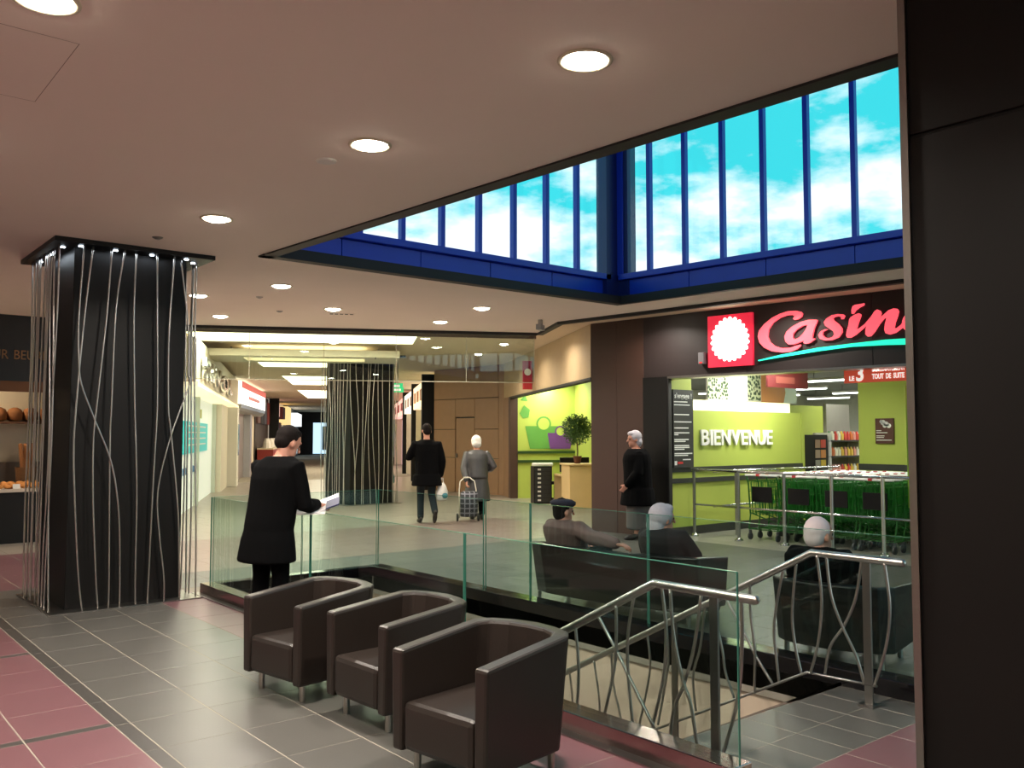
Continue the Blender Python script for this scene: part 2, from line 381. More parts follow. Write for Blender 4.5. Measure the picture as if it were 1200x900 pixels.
# alcove shell
wa = struct(empty('wall_alcove', (P2.x, P2.y, 0), math.atan2(dW.y, dW.x)))
wbox(1.2, 8.2, 1.75, 1.85, 0, 3.0).build('wall_panel', M_GREEN, wa)
wbox(7.95, 8.05, .15, 1.75, 0, 3.0).build('wall_panel', M_GREEN, wa)
wbox(1.2, 8.2, .12, 1.85, 3.0, 3.06).build('alcove_ceiling', M_WHITE, wa)
for z in (.93, 1.17): wbox(7.90, 7.95, .2, 1.74, z, z + .07).build('bumper_rail', mat('dark green rail', (40, 66, 24), .5), wa)
area('alcove_tube_light', (7.3, -.95, 2.93), 1.3, 34, (1, 1, .85), (0, 0, 0), .3, wa)
B().box(6.9, 7.7, -1.6, -.3, 2.95, 2.99).build('alcove_lamp', M_TUBE, wa)

# ---- wood panel wall with a flush service door
wpn = struct(empty('wall_wood', (15.28, 18.76, 0), math.atan2(3.14, -.14)))   # local x runs away along the wall, local -y hidden side? panels straddle
def pbox(s0, s1, z0, z1, nm='wood_panel', m=M_WOOD, d=.06): return B().box(s0 + .008, s1 - .008, -d, .0, z0 + .008, z1 - .008).build(nm, m, wpn, bevel=.004)
B().box(0, 3.2, -.16, -.06, 0, 3.6).build('backing', M_BRONZE, wpn)
for z0, z1 in ((0, 3.6),): pbox(-.12, .22, z0, z1)
for z0, z1 in ((0, 1.0), (1.0, 1.82), (1.82, 2.7), (2.7, 3.6)):
    if z1 <= 1.9:
        pbox(.22, 1.25, z0, z1); pbox(2.12, 3.15, z0, z1)
    elif z0 < 2:
        pbox(.22, 1.25, z0, z1); pbox(2.12, 3.15, z0, z1); pbox(1.25, 2.12, 2.17, z1)
    else: pbox(.22, 3.15, z0, z1)
dr = struct(empty('door_1', (0, 0, 0)))
dr.location = wpn.location; dr.rotation_euler = wpn.rotation_euler
B().box(1.27, 2.10, -.055, -.01, .01, 2.14).build('door_leaf', M_WOOD, dr, bevel=.004)
B().box(2.02, 2.05, -.01, .04, 1.0, 1.12).build('door_handle', M_STEELD, dr)

# ---- left side: shop line and corridor
SA, SB, SC = Vector((5.2, 15.28)), Vector((11.7, 28.9)), Vector((34.1, 69.2))
a1 = math.atan2(*(SB - SA).yx); a2 = math.atan2(*(SC - SB).yx)
wl = struct(B().wallseg((SA.x - .45, SA.y + .0), (SB.x - .9, SB.y + .4), -.1, 0, 3.6).wallseg((SB.x - .9, SB.y + .4), (SC.x - .9, SC.y + .4), -.1, 0, 3.6).build('wall_left', M_WHITE, fix=True))
we = struct(B().wallseg((SC.x - 1, SC.y + 1), (40.6, 63.8), .2, 0, 3.6).build('wall_end', mat('dark end wall', (44, 40, 42), .5), fix=True))
RA = Vector((15.14, 21.9)); RE = Vector((.4974, .8675))
wrc = struct(B().wallseg((RA.x + .5, RA.y), (RA.x + .5 + RE.x * 50, RA.y + RE.y * 50), .1, 0, 3.6).build('wall_right_corridor', M_CREAM, fix=True))
# ---- walls of the store and behind the camera
M_STW = mat('store wall white', (210, 214, 200), .7)
struct(B().box(33.5, 33.6, .4, 22, 0, 3.6).build('wall_store_back', M_STW))
struct(B().box(19, 33.6, 20.5, 20.6, 0, 3.6).build('wall_store_far', M_STW))
struct(B().box(11.9, 33.6, .4, .5, 0, 3.6).build('wall_store_side', M_GREEN))
struct(B().box(-6, 3.6, -4.1, -4, 0, 3.5).build('wall_back', M_CREAM))
struct(B().box(-5.1, -5, -4, 15.3, 0, 3.5).build('wall_left_near', M_CREAM))

# ---- stairwell: flight, side walls, lower floor
struct(B().box(5.47, 5.6, 3.0, 9.3, -3.6, -.16).build('wall_stair_right', M_BEIGEW))
struct(B().box(3.45, 3.598, 3.0, 9.3, -3.6, -.005).build('wall_stair_left', M_BEIGEW))
struct(B().box(3.6, 5.47, 9.13, 9.25, -1.2, -.16).build('wall_stair_end', M_BEIGEW))
struct(B().box(3.0, 6.2, 8.0, 13.2, -3.45, -3.4).build('floor_lower', M_BEIGET))
struct(B().box(3.0, 6.2, 13.0, 13.1, -3.4, -.3).build('wall_lower', M_BEIGEW))
st = struct(empty('stair_flight', (3.605, 3.17, 0)))
for k in range(20):
    b = B().box(0, 1.85, .31 * k, .31 * k + .33, -.165 * (k + 1) - .2, -.165 * (k + 1)); b.build('step', M_GREYT, st)
B().box(0, 1.85, -.02, .005, -.16, .0).build('nosing', M_STEELD, st)
B().box(1.80, 1.86, 0, .01, -.2, 0).build('nosing_end', M_STEELD, st)
# sloping skirting on the far stair wall
b = B(); b.add([(1.845, .0, -.12), (1.862, .0, -.12), (1.862, 6.1, -.12 - .5323 * 6.1), (1.845, 6.1, -.12 - .5323 * 6.1), (1.845, .0, .03), (1.862, .0, .03), (1.862, 6.1, .03 - .5323 * 6.1), (1.845, 6.1, .03 - .5323 * 6.1)],
              [(0, 3, 2, 1), (4, 5, 6, 7), (0, 1, 5, 4), (1, 2, 6, 5), (2, 3, 7, 6), (3, 0, 4, 7)])
b.build('stair_skirting', mat('grey skirting', (120, 108, 98), .6), st)

# ================================================================== COLUMNS WITH CABLES
CAB = [[(2.18, 3.49), (2.15, 2.74), (2.16, 2.37), (2.19, 2.13), (2.31, 1.81), (2.47, 1.39), (2.55, .91), (2.58, .3), (2.58, 0)],
 [(2.26, 3.49), (2.2, 2.74), (2.15, 1.93), (2.14, 1.53), (2.16, 1.05), (2.21, .34), (2.25, 0)],
 [(2.43, 3.49), (2.4, 2.8), (2.33, 1.93), (2.31, 1.61), (2.32, 1.05), (2.36, .32), (2.39, 0)],
 [(2.55, 3.49), (2.48, 2.87), (2.46, 1.94), (2.46, 1.53), (2.48, .31), (2.48, 0)],
 [(2.66, 3.49), (2.65, 2.82), (2.68, 1.94), (2.7, 1.48), (2.72, .99), (2.72, .29), (2.73, 0)],
 [(2.86, 3.49), (2.87, 2.84), (2.89, 1.95), (2.87, 1.27), (2.85, .27), (2.84, 0)],
 [(3.03, 3.49), (2.99, 2.68), (3.0, 1.95), (3.03, 1.68), (3.12, .84), (3.15, 0)],
 [(3.09, 3.49), (3.19, 2.69), (3.19, 2.28), (3.21, 2.17), (3.03, 1.63), (2.92, 1.1), (2.94, .68), (2.99, .26), (3.0, 0)]]
def column(x0, y0, w, H, label, off, front=None, nside=9, seed=1):
    rr = random.Random(seed)
    c = empty('cable_column', (x0 + w / 2, y0 + w / 2, 0), 0, label, 'column', 'dark square columns veiled in steel cables')
    h = w / 2
    B().box(-h, h, -h, h, 0, H).build('shaft', mat('column cladding', (13, 11, 10), .5, var=.15, scale=2, spec=.25), c, bevel=.005)
    B().box(-h - off - .08, h + off + .08, -h - off - .08, h + off + .08, H - .045, H).build('ceiling_plate', M_BLACK, c, bevel=.004)
    B().box(-h - off - .03, h + off + .03, -h - off - .03, h + off + .03, 0, .012).build('base_plate', M_STEELD, c)
    def cable(pts, r=.0085):
        B().tube(smoothline(pts, 5), r, 6).build('cable', M_CABLE, c, smooth=True)
    cx, cy = x0 + w / 2, y0 + w / 2
    d = h + off
    if front:
        for l in front: cable([(x - cx, -d + rr.uniform(-.01, .01), min(z, H - .04)) for x, z in l])
    def side(fn, n):
        for i in range(n):
            t = -h - .05 + (2 * h + .1) * (i + .5) / n + rr.uniform(-.03, .03); pts = []; a = rr.uniform(-.09, .09); kk = rr.uniform(.5, 1.1); ph = rr.uniform(0, 6)
            for j in range(8):
                z = (H - .04) * (1 - j / 7); pts.append(fn(t + a * math.sin(j * kk + ph), z))
            cable(pts)
    if not front: side(lambda t, z: (t, -d, z), nside + 1)
    side(lambda t, z: (-d, t, z), nside); side(lambda t, z: (t, d, z), nside - 3); side(lambda t, z: (d, t, z), nside)
    for sx, sy in [(-1, -.75), (-1, 0), (-1, .75), (-.8, -1), (-.3, -1), (.25, -1), (.8, -1), (1, -.75), (1, 0), (1, .75)]:
        B().lathe([(.022, 0), (.022, .006)], (sx * (d - .05), sy * (d - .05), H - .052), 10).build('spotlight', M_SPOT, c)
    for sx, sy, rx, ry in ((0, -1, 0, 0), (-1, 0, 0, 0)):
        area('column_spots', (sx * (d - .04), sy * (d - .04), H - .06), .7 if sy else .04, 1.0, (.8, .9, 1), (0, 0, 0), .04 if sy else .7, c)
    return c
column(2.13, 9.14, 1.07, 3.5, 'dark square column with curved steel cables beside the armchairs and glass balustrade', .14, CAB, 10, 3)
column(10.4, 18.5, 1.2, 3.6, 'dark square column with steel cables in the passage, under the luminous ceiling frame', .12, None, 10, 8)

# ================================================================== ARMCHAIRS AND SOFA
def tub_chair(loc, rz, width, depth, label, cat, m, name, group=None, hf=.60, hb=.66, legs=True):
    """front at local x=0, back towards +x"""
    t = empty(name, loc, rz, label, cat, group)
    w = width / 2; th = .085
    outer = [(0, -w), (depth * .78, -w), (depth * .90, -w * .80), (depth * .97, -w * .42), (depth, 0), (depth * .97, w * .42), (depth * .90, w * .80), (depth * .78, w), (0, w)]
    inner = [(0, -w + th), (depth * .72, -w + th), (depth * .80, -w * .70 + .02), (depth * .855, -w * .36), (depth - th - .01, 0), (depth * .855, w * .36), (depth * .80, w * .70 - .02), (depth * .72, w - th), (0, w - th)]
    n = len(outer); vs = []; fs = []
    def top(x): return hf + (hb - hf) * max(0, min(1, x / (depth * .78)))
    for (x, y) in outer: vs.append((x, y, top(x)))
    for (x, y) in inner: vs.append((x, y, top(x)))
    for (x, y) in outer: vs.append((x * .90, y * .965, .115))
    for (x, y) in inner: vs.append((x * .93, y, .115))
    for i in range(n - 1):
        fs += [(i, i + 1, n + i + 1, n + i), (2 * n + i, 2 * n + i + 1, i + 1, i), (n + i, n + i + 1, 3 * n + i + 1, 3 * n + i), (3 * n + i, 3 * n + i + 1, 2 * n + i + 1, 2 * n + i)]
    for i in (0, n - 1): fs.append((i, n + i, 3 * n + i, 2 * n + i))
    b = B().add(vs, fs); o = b.build('shell', m, t, smooth=False, bevel=.016, fix=True)
    seatw = w - th - .004
    k = 2 if width > 1.2 else 1
    for i in range(k):
        y0 = -seatw + i * (2 * seatw / k); y1 = y0 + 2 * seatw / k - (.004 if k > 1 else 0)
        B().box(.0, depth * .74, y0, y1, .125, .36).build('seat', m, t, bevel=.03)
    if legs:
        for lx in (.09, depth * .76):
            for ly in (-w + .10, w - .10): B().lathe([(.019, 0), (.019, .12)], (lx, ly, 0), 10).build('leg', M_STEEL, t, smooth=False)
    return t
G1 = 'brown tub armchairs in front of the glass balustrade'
tub_chair((2.44, 5.33, 0), R(9), .64, .70, 'brown leatherette tub armchair beside the standing man in the dark suit', 'armchair', M_LEATH, 'armchair', G1)
tub_chair((2.58, 4.52, 0), R(3), .63, .70, 'brown leatherette tub armchair in the middle of the row of three', 'armchair', M_LEATH, 'armchair', G1)
tub_chair((2.42, 3.47, 0), R(8), .66, .74, 'brown leatherette tub armchair at the row end, next to the stair handrail', 'armchair', M_LEATH, 'armchair', G1)
# the seats beyond the stairwell face the store: rotated half a turn
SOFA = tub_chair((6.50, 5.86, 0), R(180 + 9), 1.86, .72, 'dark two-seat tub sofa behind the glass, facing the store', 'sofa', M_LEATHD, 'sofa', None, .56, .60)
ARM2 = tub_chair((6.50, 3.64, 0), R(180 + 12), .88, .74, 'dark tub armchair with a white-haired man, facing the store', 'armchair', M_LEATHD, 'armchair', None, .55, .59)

# ================================================================== GLASS BALUSTRADES
def balustrade(name, label, curb, m_curb, panels, axis, pos, ztop=1.0, zb=.10):
    t = empty(name, (0, 0, 0), 0, label, 'balustrade', 'glass balustrades around the stairwell')
    B().box(*curb).build('curb', m_curb, t, bevel=.006)
    for a0, a1 in panels:
        bx = (pos - .006, pos + .006, a0, a1, zb, ztop) if axis == 'y' else (a0, a1, pos - .006, pos + .006, zb, ztop)
        g = B().box(*bx).build('glass_panel', M_GLASS, t)
        e = .0065
        # polished green edges of the pane
        bb = B()
        if axis == 'y':
            bb.box(pos - e, pos + e, a0 - .003, a0, zb, ztop).box(pos - e, pos + e, a1, a1 + .003, zb, ztop).box(pos - e, pos + e, a0, a1, ztop, ztop + .003)
        else:
            bb.box(a0 - .003, a0, pos - e, pos + e, zb, ztop).box(a1, a1 + .003, pos - e, pos + e, zb, ztop).box(a0, a1, pos - e, pos + e, ztop, ztop + .003)
        bb.build('pane_edge', M_GLEDGE, g)
    return t
balustrade('glass_balustrade', 'glass balustrade on a polished steel curb behind the row of armchairs', (3.45, 3.60, 2.56, 9.26, .004, .11), M_CURB, [(2.58, 4.735), (4.75, 6.93), (6.95, 9.18)], 'y', 3.53)
balustrade('glass_balustrade', 'short glass balustrade on a black curb closing the far end of the stairwell', (3.601, 5.448, 9.12, 9.26, -.16, .11), M_GRANITE, [(3.56, 4.56), (4.575, 5.53)], 'x', 9.19)
balustrade('glass_balustrade', 'glass balustrade on a black granite curb in front of the dark sofa', (5.45, 5.64, 2.55, 9.26, -.155, .11), M_GRANITE, [(2.66, 4.92), (4.94, 6.40), (6.42, 7.10), (7.14, 9.18)], 'y', 5.55)
b = B().box(3.38, 3.45, 2.5, 9.3, .002, .012); struct(b.build('baseboard_curb', M_STEELD))

# ================================================================== STAIR HANDRAILS
NB = [[(3.55, .65), (3.55, .48), (3.57, .31), (3.65, .04)], [(3.42, .72), (3.47, .52), (3.47, .3), (3.44, .04)], [(3.23, .8), (3.2, .6), (3.22, .35), (3.31, .04)],
 [(3.15, .79), (3.13, .59), (3.07, .36), (3.02, .25), (2.98, .04)], [(2.95, .79), (3.0, .55), (3.07, .34), (3.14, .2), (3.17, .04)], [(2.71, .8), (2.71, .58), (2.74, .33), (2.83, .05)],
 [(3.89, .5), (3.86, .25), (3.89, -.1), (3.93, -.3)], [(3.72, .58), (3.55, .41), (3.46, .29), (3.28, .06)], [(4.1, .4), (4.06, .15), (4.12, -.15), (4.2, -.42)], [(4.4, .22), (4.44, 0), (4.42, -.3), (4.36, -.5)]]
FB = [[(3.67, .62), (3.67, .43), (3.64, .18), (3.65, -.1)], [(3.41, .75), (3.49, .4), (3.48, .18), (3.46, .01)], [(3.32, .8), (3.36, .48), (3.34, .26), (3.3, .1)], [(3.16, .86), (3.13, .6), (3.16, .33), (3.22, .12)],
 [(3.1, .86), (3.07, .64), (3.0, .46), (2.91, .29), (2.86, .13)], [(2.86, .86), (2.91, .64), (2.99, .46), (3.09, .31), (3.13, .13)], [(2.71, .86), (2.68, .62), (2.71, .38), (2.79, .13)], [(3.9, .5), (3.74, .3), (3.64, .15), (3.51, -.01)],
 [(4.63, .1), (4.6, -.1), (4.65, -.34), (4.73, -.62)], [(4.42, .22), (4.4, -.02), (4.45, -.27), (4.51, -.52)], [(4.06, .41), (4.11, .13), (4.18, -.09), (4.16, -.34)], [(4.02, .43), (3.93, .15), (3.9, -.02), (3.83, -.18)],
 [(5.19, -.2), (5.14, -.39), (5.12, -.59), (5.16, -.86)], [(5.0, -.1), (4.98, -.32), (4.9, -.58), (4.92, -.74)], [(5.5, -.36), (5.46, -.6), (5.5, -1.04)], [(5.8, -.52), (5.86, -.8), (5.8, -1.2)]]
def handrail(X, rail, low, bals, posts, label, zr):
    t = empty('stair_handrail', (X, 2.85, 0), 0, label, 'handrail', 'steel stair handrails')
    L = lambda pts: [(0, y - 2.85, z) for y, z in pts]
    B().tube(L(rail), .024, 12, True).build('top_rail', M_STEEL, t, smooth=True)
    B().tube(L(low), .009, 8).build('bottom_rail', M_STEELD, t, smooth=True)
    for k, l in enumerate(bals):
        l = [(l[0][0], l[0][1] + .035)] + l[1:]
        B().tube([(((k % 3) - 1) * .011, p.y, p.z) for p in smoothline(L(l), 5)], .0095, 7).build('baluster', M_STEEL, t, smooth=True)
    for y, z0, z1 in posts:
        p = B().box(-.008, .008, y - 2.85 - .026, y - 2.85 + .026, z0, z1).build('post', M_STEELD, t, bevel=.002)
        B().box(-.05, .05, y - 2.85 - .05, y - 2.85 + .05, z0, z0 + .012).build('foot_plate', M_STEELD, p)
handrail(3.73, [(2.62, .84), (3.27, .84), (4.5, .195), (5.9, -.54)], [(2.70, .04), (3.22, .04), (4.5, -.60), (5.9, -1.34)], NB, [(2.87, .004, .82), (4.42, -.82, .22)], 'steel stair handrail with curved balusters behind the row of armchairs', .84)
handrail(5.18, [(2.60, .89), (3.2, .89), (4.4, .255), (6.2, -.70)], [(2.78, .13), (3.25, .12), (4.4, -.49), (6.2, -1.45)], FB, [(2.83, .004, .87), (4.35, -.82, .26)], 'steel stair handrail with curved balusters in front of the seated white-haired man', .89)

# ================================================================== LIGHTS IN THE CEILING
def downlight(x, y, z, label, group, r=.11, p=40., white=False):
    t = empty('ceiling_downlight', (x, y, z), 0, label, 'downlight', group)
    key = ('dl', r)
    if key not in MESH:
        prof = []
        MESH[key] = (B().rings([[(a * math.cos(k * math.pi / 12), a * math.sin(k * math.pi / 12), zz) for k in range(24)] for a, zz in ((r + .018, 0), (r + .018, -.008), (r, -.010), (r - .012, .0))], False).mesh('trim_ring', True),
                     B().lathe([(.02, -.030), (r * .5, -.026), (r - .02, -.012), (r - .01, -.001)], n=24).mesh('diffuser', True))
        MESH[key][0].materials.append(M_CREAM); MESH[key][1].materials.append(M_LAMP)
    link('trim_ring', MESH[key][0], None, t); link('diffuser', MESH[key][1], None, t)
    area('downlight_lamp', (0, 0, -.035), r * 1.7, p * LAMP, (1, .91, .80), (0, 0, 0), None, t, disk=True, spread=R(150))
MESH = {}
DG = 'downlights in the brown ceiling'
for x, y, lab in ((3.0, 3.05, 'large round downlight close to the edge of the skylight opening'), (2.84, 4.84, 'round downlight beside the smoke detector and skylight corner'), (2.82, 7.35, 'round downlight between the cable column and the skylight corner'), (.81, 4.08, 'round glass downlight over the pink tiled walkway')):
    downlight(x, y, 3.5, lab, DG, .12, 62)
for x, y in ((4.74, 10.19), (6.2, 11.58), (8.26, 11.78), (7.83, 10.12), (4.22, 11.59), (5.23, 13.4)):
    downlight(x, y, 3.5, 'round downlight in the ceiling between skylight and glass smoke screen', 'downlights beyond the skylight', .12, 45)
for x, y in ((.8, 6.3), (.8, 1.8), (.8, -.6), (-1.5, 4), (-1.5, 8.5), (-1.2, 1)):  # extra lamps out of view, added to light the walkway
    downlight(x, y, 3.5, 'unseen round downlight added to light the walkway before the skylight', DG, .12, 34)
for x, y in ((10.9, 12.4), (11.9, 14.6), (12.9, 16.8), (9.6, 14.3), (5.9, 16.0), (10.9, 9.3), (11.05, 7.2)):
    if x > 10.5 and y < 11: x -= .45
    downlight(x, y, 3.6, 'small round downlight in the passage ceiling along the beige fascia', 'downlights of the passage ceiling', .10, 30)
o = B().lathe([(.055, -.012), (.07, -.006), (.07, 0)], (0, 0, 0), 20).build('smoke_detector', M_WHITE, loc=(2.78, 5.31, 3.5)); tag(o, 'small white disc detector on the ceiling near a downlight', 'detector')
for x, y in ((2.67, 8.41), (4.9, 11.2), (5.7, 12.3)):
    o = B().lathe([(.02, -.02), (.045, -.008), (.05, 0)], (0, 0, 0), 14).build('sprinkler_head', M_STEELD, loc=(x, y, 3.5)); tag(o, 'tiny metal sprinkler disc in the brown ceiling', 'sprinkler', 'sprinklers in the brown ceiling')
t = empty('ceiling_hatch', (.53, 4.95, 3.5), 0, 'flush ceiling access hatch with a thin dark joint above the walkway', 'hatch')
for bx in ((-.5, .5, .44, .443), (.5, .503, -.5, .443), (-.503, -.5, -.5, .443), (-.5, .5, -.5, -.497)): B().box(*bx, -.0008, .001).build('joint', mat('hatch joint', (150, 128, 112), .8), t)
B().box(-.4995, .4995, -.496, .4395, -.0006, .001).build('leaf', M_CEIL, t)
t = empty('ceiling_vent', (6.55, 11.95, 3.5), R(-28), 'small slotted vent in the ceiling before the glass screen', 'vent')
B().box(-.2, .2, -.05, .05, -.008, 0).build('frame', M_CEIL, t)
for k in range(5): B().box(-.18 + k * .075, -.13 + k * .075, -.03, .03, -.012, -.008).build('slot', M_BLACK, t)
t = empty('surveillance_camera', (9.35, 10.55, 3.5), R(30), 'small grey camera under the ceiling near the shadow gap corner', 'camera')
B().box(-.03, .03, -.03, .03, -.09, 0).build('bracket', M_STEELD, t); B().box(-.10, .10, -.045, .045, -.17, -.08).build('housing', mat('camera grey', (150, 150, 150), .5), t, bevel=.01)
# luminous coffers of the passage
cA = math.atan2(.8675, .4974); LG = 'luminous ceiling panels of the passage'
def cpt(u, d): l = (u - 600) / 1035 * d; return (.6388 * d + .7694 * l, .7694 * d - .6388 * l)
def lum(x, y, w, d, label, p, z=3.6):
    t = empty('luminous_panel', (x, y, z), cA - R(90), label, 'ceiling light', LG)
    B().box(-w / 2 - .06, w / 2 + .06, -d / 2 - .06, d / 2 + .06, -.03, 0).build('frame', M_CREAM, t); B().box(-w / 2, w / 2, -d / 2, d / 2, -.034, -.012).build('diffuser', M_LUM, t)
    area('coffer_light', (0, 0, -.06), w * .9, p, (1, .93, .72), (0, 0, 0), d * .9, t)
lum(7.95, 15.95, 4.3, 1.7, 'wide glowing ceiling panel right behind the glass smoke screen', 120)
lum(11.2, 21.9, 2.9, 1.8, 'glowing ceiling panel behind the cable column of the passage', 60)
lum(14.9, 28.3, 2.6, 5.0, 'long glowing ceiling panel deep in the passage', 110)
lum(20.2, 37.8, 2.6, 8.0, 'longest glowing ceiling panel before the far doors', 140)
t = empty('ceiling_frame', (9.0, 18.05, 3.6), cA - R(90), 'lowered rectangular plaster frame glowing inside, before the passage column', 'ceiling frame')
for bx in ((-2.05, 2.05, -.85, -.42), (-2.05, 2.05, .42, .85), (-2.05, -1.3, -.42, .42), (1.3, 2.05, -.42, .42)): B().box(*bx, -.27, -.12).build('frame_beam', M_CREAM, t, bevel=.004)
B().box(-1.3, 1.3, -.42, .42, -.135, -.12).build('glow_panel', M_LUM, t)
B().box(1.52, 1.54, -.85, -.42, -.275, -.268).build('joint', M_BRONZE, t)
for hx in (-1.6, 1.6): B().box(hx - .02, hx + .02, -.02, .02, -.13, 0).build('hanger', M_STEELD, t)
# glass smoke screen under the shadow gap
gs = empty('smoke_screen', (10.48, 12.0, 0), math.atan2(2.74, -5.07), 'hanging clear glass smoke screen below the edge of the ceiling', 'glass screen')
for k in range(5): B().box(k * 1.24, k * 1.24 + 1.23, -.005, .005, 2.6, 3.46).build('glass_panel', M_GLASS, gs)
for k in range(6): B().box(k * 1.24 - .008, k * 1.24 + .002, -.008, .008, 2.6, 3.40).build('joint', mat('clear joint', (190, 186, 160), .4), gs)
B().box(0, 6.2, -.006, .006, 2.59, 2.602).build('bottom_edge', mat('clear joint', (190, 186, 160), .4), gs)
# unseen lamp added on the lower level to brighten the stairwell walls
t = empty('ceiling_downlight', (4.5, 9.9, -.32), 0, 'unseen downlight added on the lower level to light the stairwell', 'downlight'); B().lathe([(.12, -.004), (.12, 0)], n=20).build('diffuser', M_LAMP, t)
area('stair_fill', (0, 0, -.03), .2, 60, (1, .88, .74), (R(-50), 0, 0), None, t, disk=True)

# ================================================================== STORE SIGN
LC = [(3.94, 3.395), (3.918, 3.426), (3.842, 3.448), (3.719, 3.453), (3.593, 3.428), (3.466, 3.381), (3.336, 3.296), (3.253, 3.206), (3.232, 3.118), (3.258, 3.027), (3.329, 2.947), (3.456, 2.886), (3.598, 2.858), (3.738, 2.858), (3.846, 2.89), (3.9, 2.929), (3.901, 2.954), (3.84, 2.941), (3.739, 2.919), (3.615, 2.92), (3.505, 2.957), (3.427, 3.022), (3.389, 3.106), (3.406, 3.209), (3.48, 3.306), (3.592, 3.37), (3.702, 3.396), (3.78, 3.396), (3.822, 3.374), (3.794, 3.336), (3.816, 3.317), (3.87, 3.322), (3.924, 3.353)]
LA = [(4.155, 3.289), (4.096, 3.297), (4.021, 3.298), (3.9, 3.276), (3.776, 3.221), (3.69, 3.156), (3.657, 3.085), (3.671, 3.011), (3.717, 2.967), (3.786, 2.959), (3.879, 2.981), (3.952, 3.005), (3.947, 2.969), (3.977, 2.957), (4.044, 2.966), (4.117, 3.014), (4.113, 3.028), (4.083, 3.024), (4.083, 3.059), (4.116, 3.178), (4.162, 3.274)]
LAI = [(4.012, 3.23), (3.944, 3.221), (3.844, 3.172), (3.789, 3.111), (3.788, 3.06), (3.819, 3.033), (3.88, 3.053), (3.949, 3.113), (3.996, 3.181)]
LS = [(4.558, 3.305), (4.537, 3.328), (4.459, 3.341), (4.373, 3.332), (4.292, 3.291), (4.258, 3.244), (4.276, 3.193), (4.34, 3.145), (4.39, 3.106), (4.403, 3.062), (4.381, 3.026), (4.33, 3.012), (4.272, 3.026), (4.234, 3.069), (4.24, 3.111), (4.289, 3.132), (4.308, 3.141), (4.267, 3.144), (4.201, 3.114), (4.17, 3.067), (4.191, 3.015), (4.264, 2.984), (4.365, 2.981), (4.467, 3.015), (4.518, 3.081), (4.515, 3.137), (4.471, 3.197), (4.407, 3.252), (4.386, 3.282), (4.408, 3.305), (4.459, 3.31), (4.508, 3.296), (4.508, 3.264), (4.536, 3.265)]
LD = [(4.657, 3.326), (4.656, 3.382), (4.673, 3.429), (4.709, 3.446), (4.771, 3.447), (4.833, 3.454), (4.826, 3.427), (4.77, 3.405), (4.714, 3.369), (4.678, 3.324)]
LI = [(4.62, 3.246), (4.642, 3.279), (4.699, 3.309), (4.754, 3.324), (4.782, 3.308), (4.781, 3.28), (4.745, 3.194), (4.718, 3.106), (4.75, 3.111), (4.833, 3.165), (4.863, 3.156), (4.805, 3.106), (4.706, 3.031), (4.636, 2.995), (4.587, 3.002), (4.573, 3.028), (4.581, 3.083), (4.612, 3.178)]
LN = [(4.833, 3.165), (4.917, 3.254), (4.973, 3.33), (5.007, 3.35), (5.047, 3.33), (5.06, 3.295), (5.038, 3.229), (5.092, 3.271), (5.16, 3.325), (5.226, 3.343), (5.272, 3.334), (5.29, 3.299), (5.276, 3.24), (5.241, 3.15), (5.226, 3.077), (5.259, 3.074), (5.311, 3.11), (5.335, 3.135), (5.35, 3.089), (5.323, 3.069), (5.244, 3.015), (5.165, 2.998), (5.113, 3.019), (5.098, 3.068), (5.109, 3.148), (5.134, 3.233), (5.098, 3.223), (5.036, 3.154), (4.967, 3.052), (4.911, 2.995), (4.87, 2.994), (4.841, 3.027), (4.842, 3.075), (4.863, 3.156)]
def ring_pts(cx, cy, a, bb, n=28, tilt=0.):
    out = []
    for k in range(n):
        x, y = a * math.cos(k * 2 * math.pi / n), bb * math.sin(k * 2 * math.pi / n)
        out.append((cx + x * math.cos(tilt) - y * math.sin(tilt), cy + x * math.sin(tilt) + y * math.cos(tilt)))
    return out
LO = ring_pts(5.50, 3.155, .175, .145, 28, R(30)); LOI = ring_pts(5.515, 3.16, .105, .065, 20, R(35))
SW = [(3.229, 2.767), (3.6, 2.825), (4.146, 2.887), (4.634, 2.914), (5.111, 2.932), (5.454, 2.928), (5.9, 2.91), (6.2, 2.88), (6.2, 2.80), (5.9, 2.83), (5.452, 2.845), (5.11, 2.861), (4.633, 2.869), (4.145, 2.838), (3.6, 2.79), (3.235, 2.755)]
M_RED = mat('lit red acrylic letter', (255, 92, 106), .4, var=.0, emit=.85)
M_GRN = mat('lit green acrylic', (40, 255, 205), .4, var=.0, emit=.7)
M_REDBOX = mat('lit red acrylic box', (225, 40, 66), .4, var=.03, emit=.62)
M_WLIT = mat('lit white acrylic', (255, 255, 240), .4, var=.0, emit=2.2)
sg = empty('store_sign', (10.9, 10.97, 2.75), 0, 'lit red lettering reading Casino over a green swoosh on dark facade', 'sign')
def on_facade(me, nm, m, off):
    me.materials.append(m); o = bpy.data.objects.new(nm, me); COL.objects.link(o)
    x = Vector((FE.x, FE.y, 0)); z = Vector((FN.x, FN.y, 0)); p = FO + FN * off
    M = Matrix(((x.x, 0, z.x, p.x), (x.y, 0, z.y, p.y), (0, 1, 0, 0), (0, 0, 0, 1)))
    return o, M
def sign_part(loops, nm, m, parent, off=.03, depth=.035):
    o, M = on_facade(flat_shape(loops, depth, nm), nm, m, off); o.parent = parent; o.matrix_basis = local_of(parent).inverted() @ M; return o
for loops in ([LC], [LA, LAI], [LS], [LI], [LN], [LO, LOI]): sign_part(loops, 'letter', M_RED, sg)
sign_part([LD], 'letter_dot', M_RED, sg); sign_part([SW], 'swoosh', M_GRN, sg)
bx_ = empty('emblem_light_box', (*fpt(2.77, 2.7)[:2], 2.7), 0, 'square red light box with a white blossom left of the lettering', 'light box')
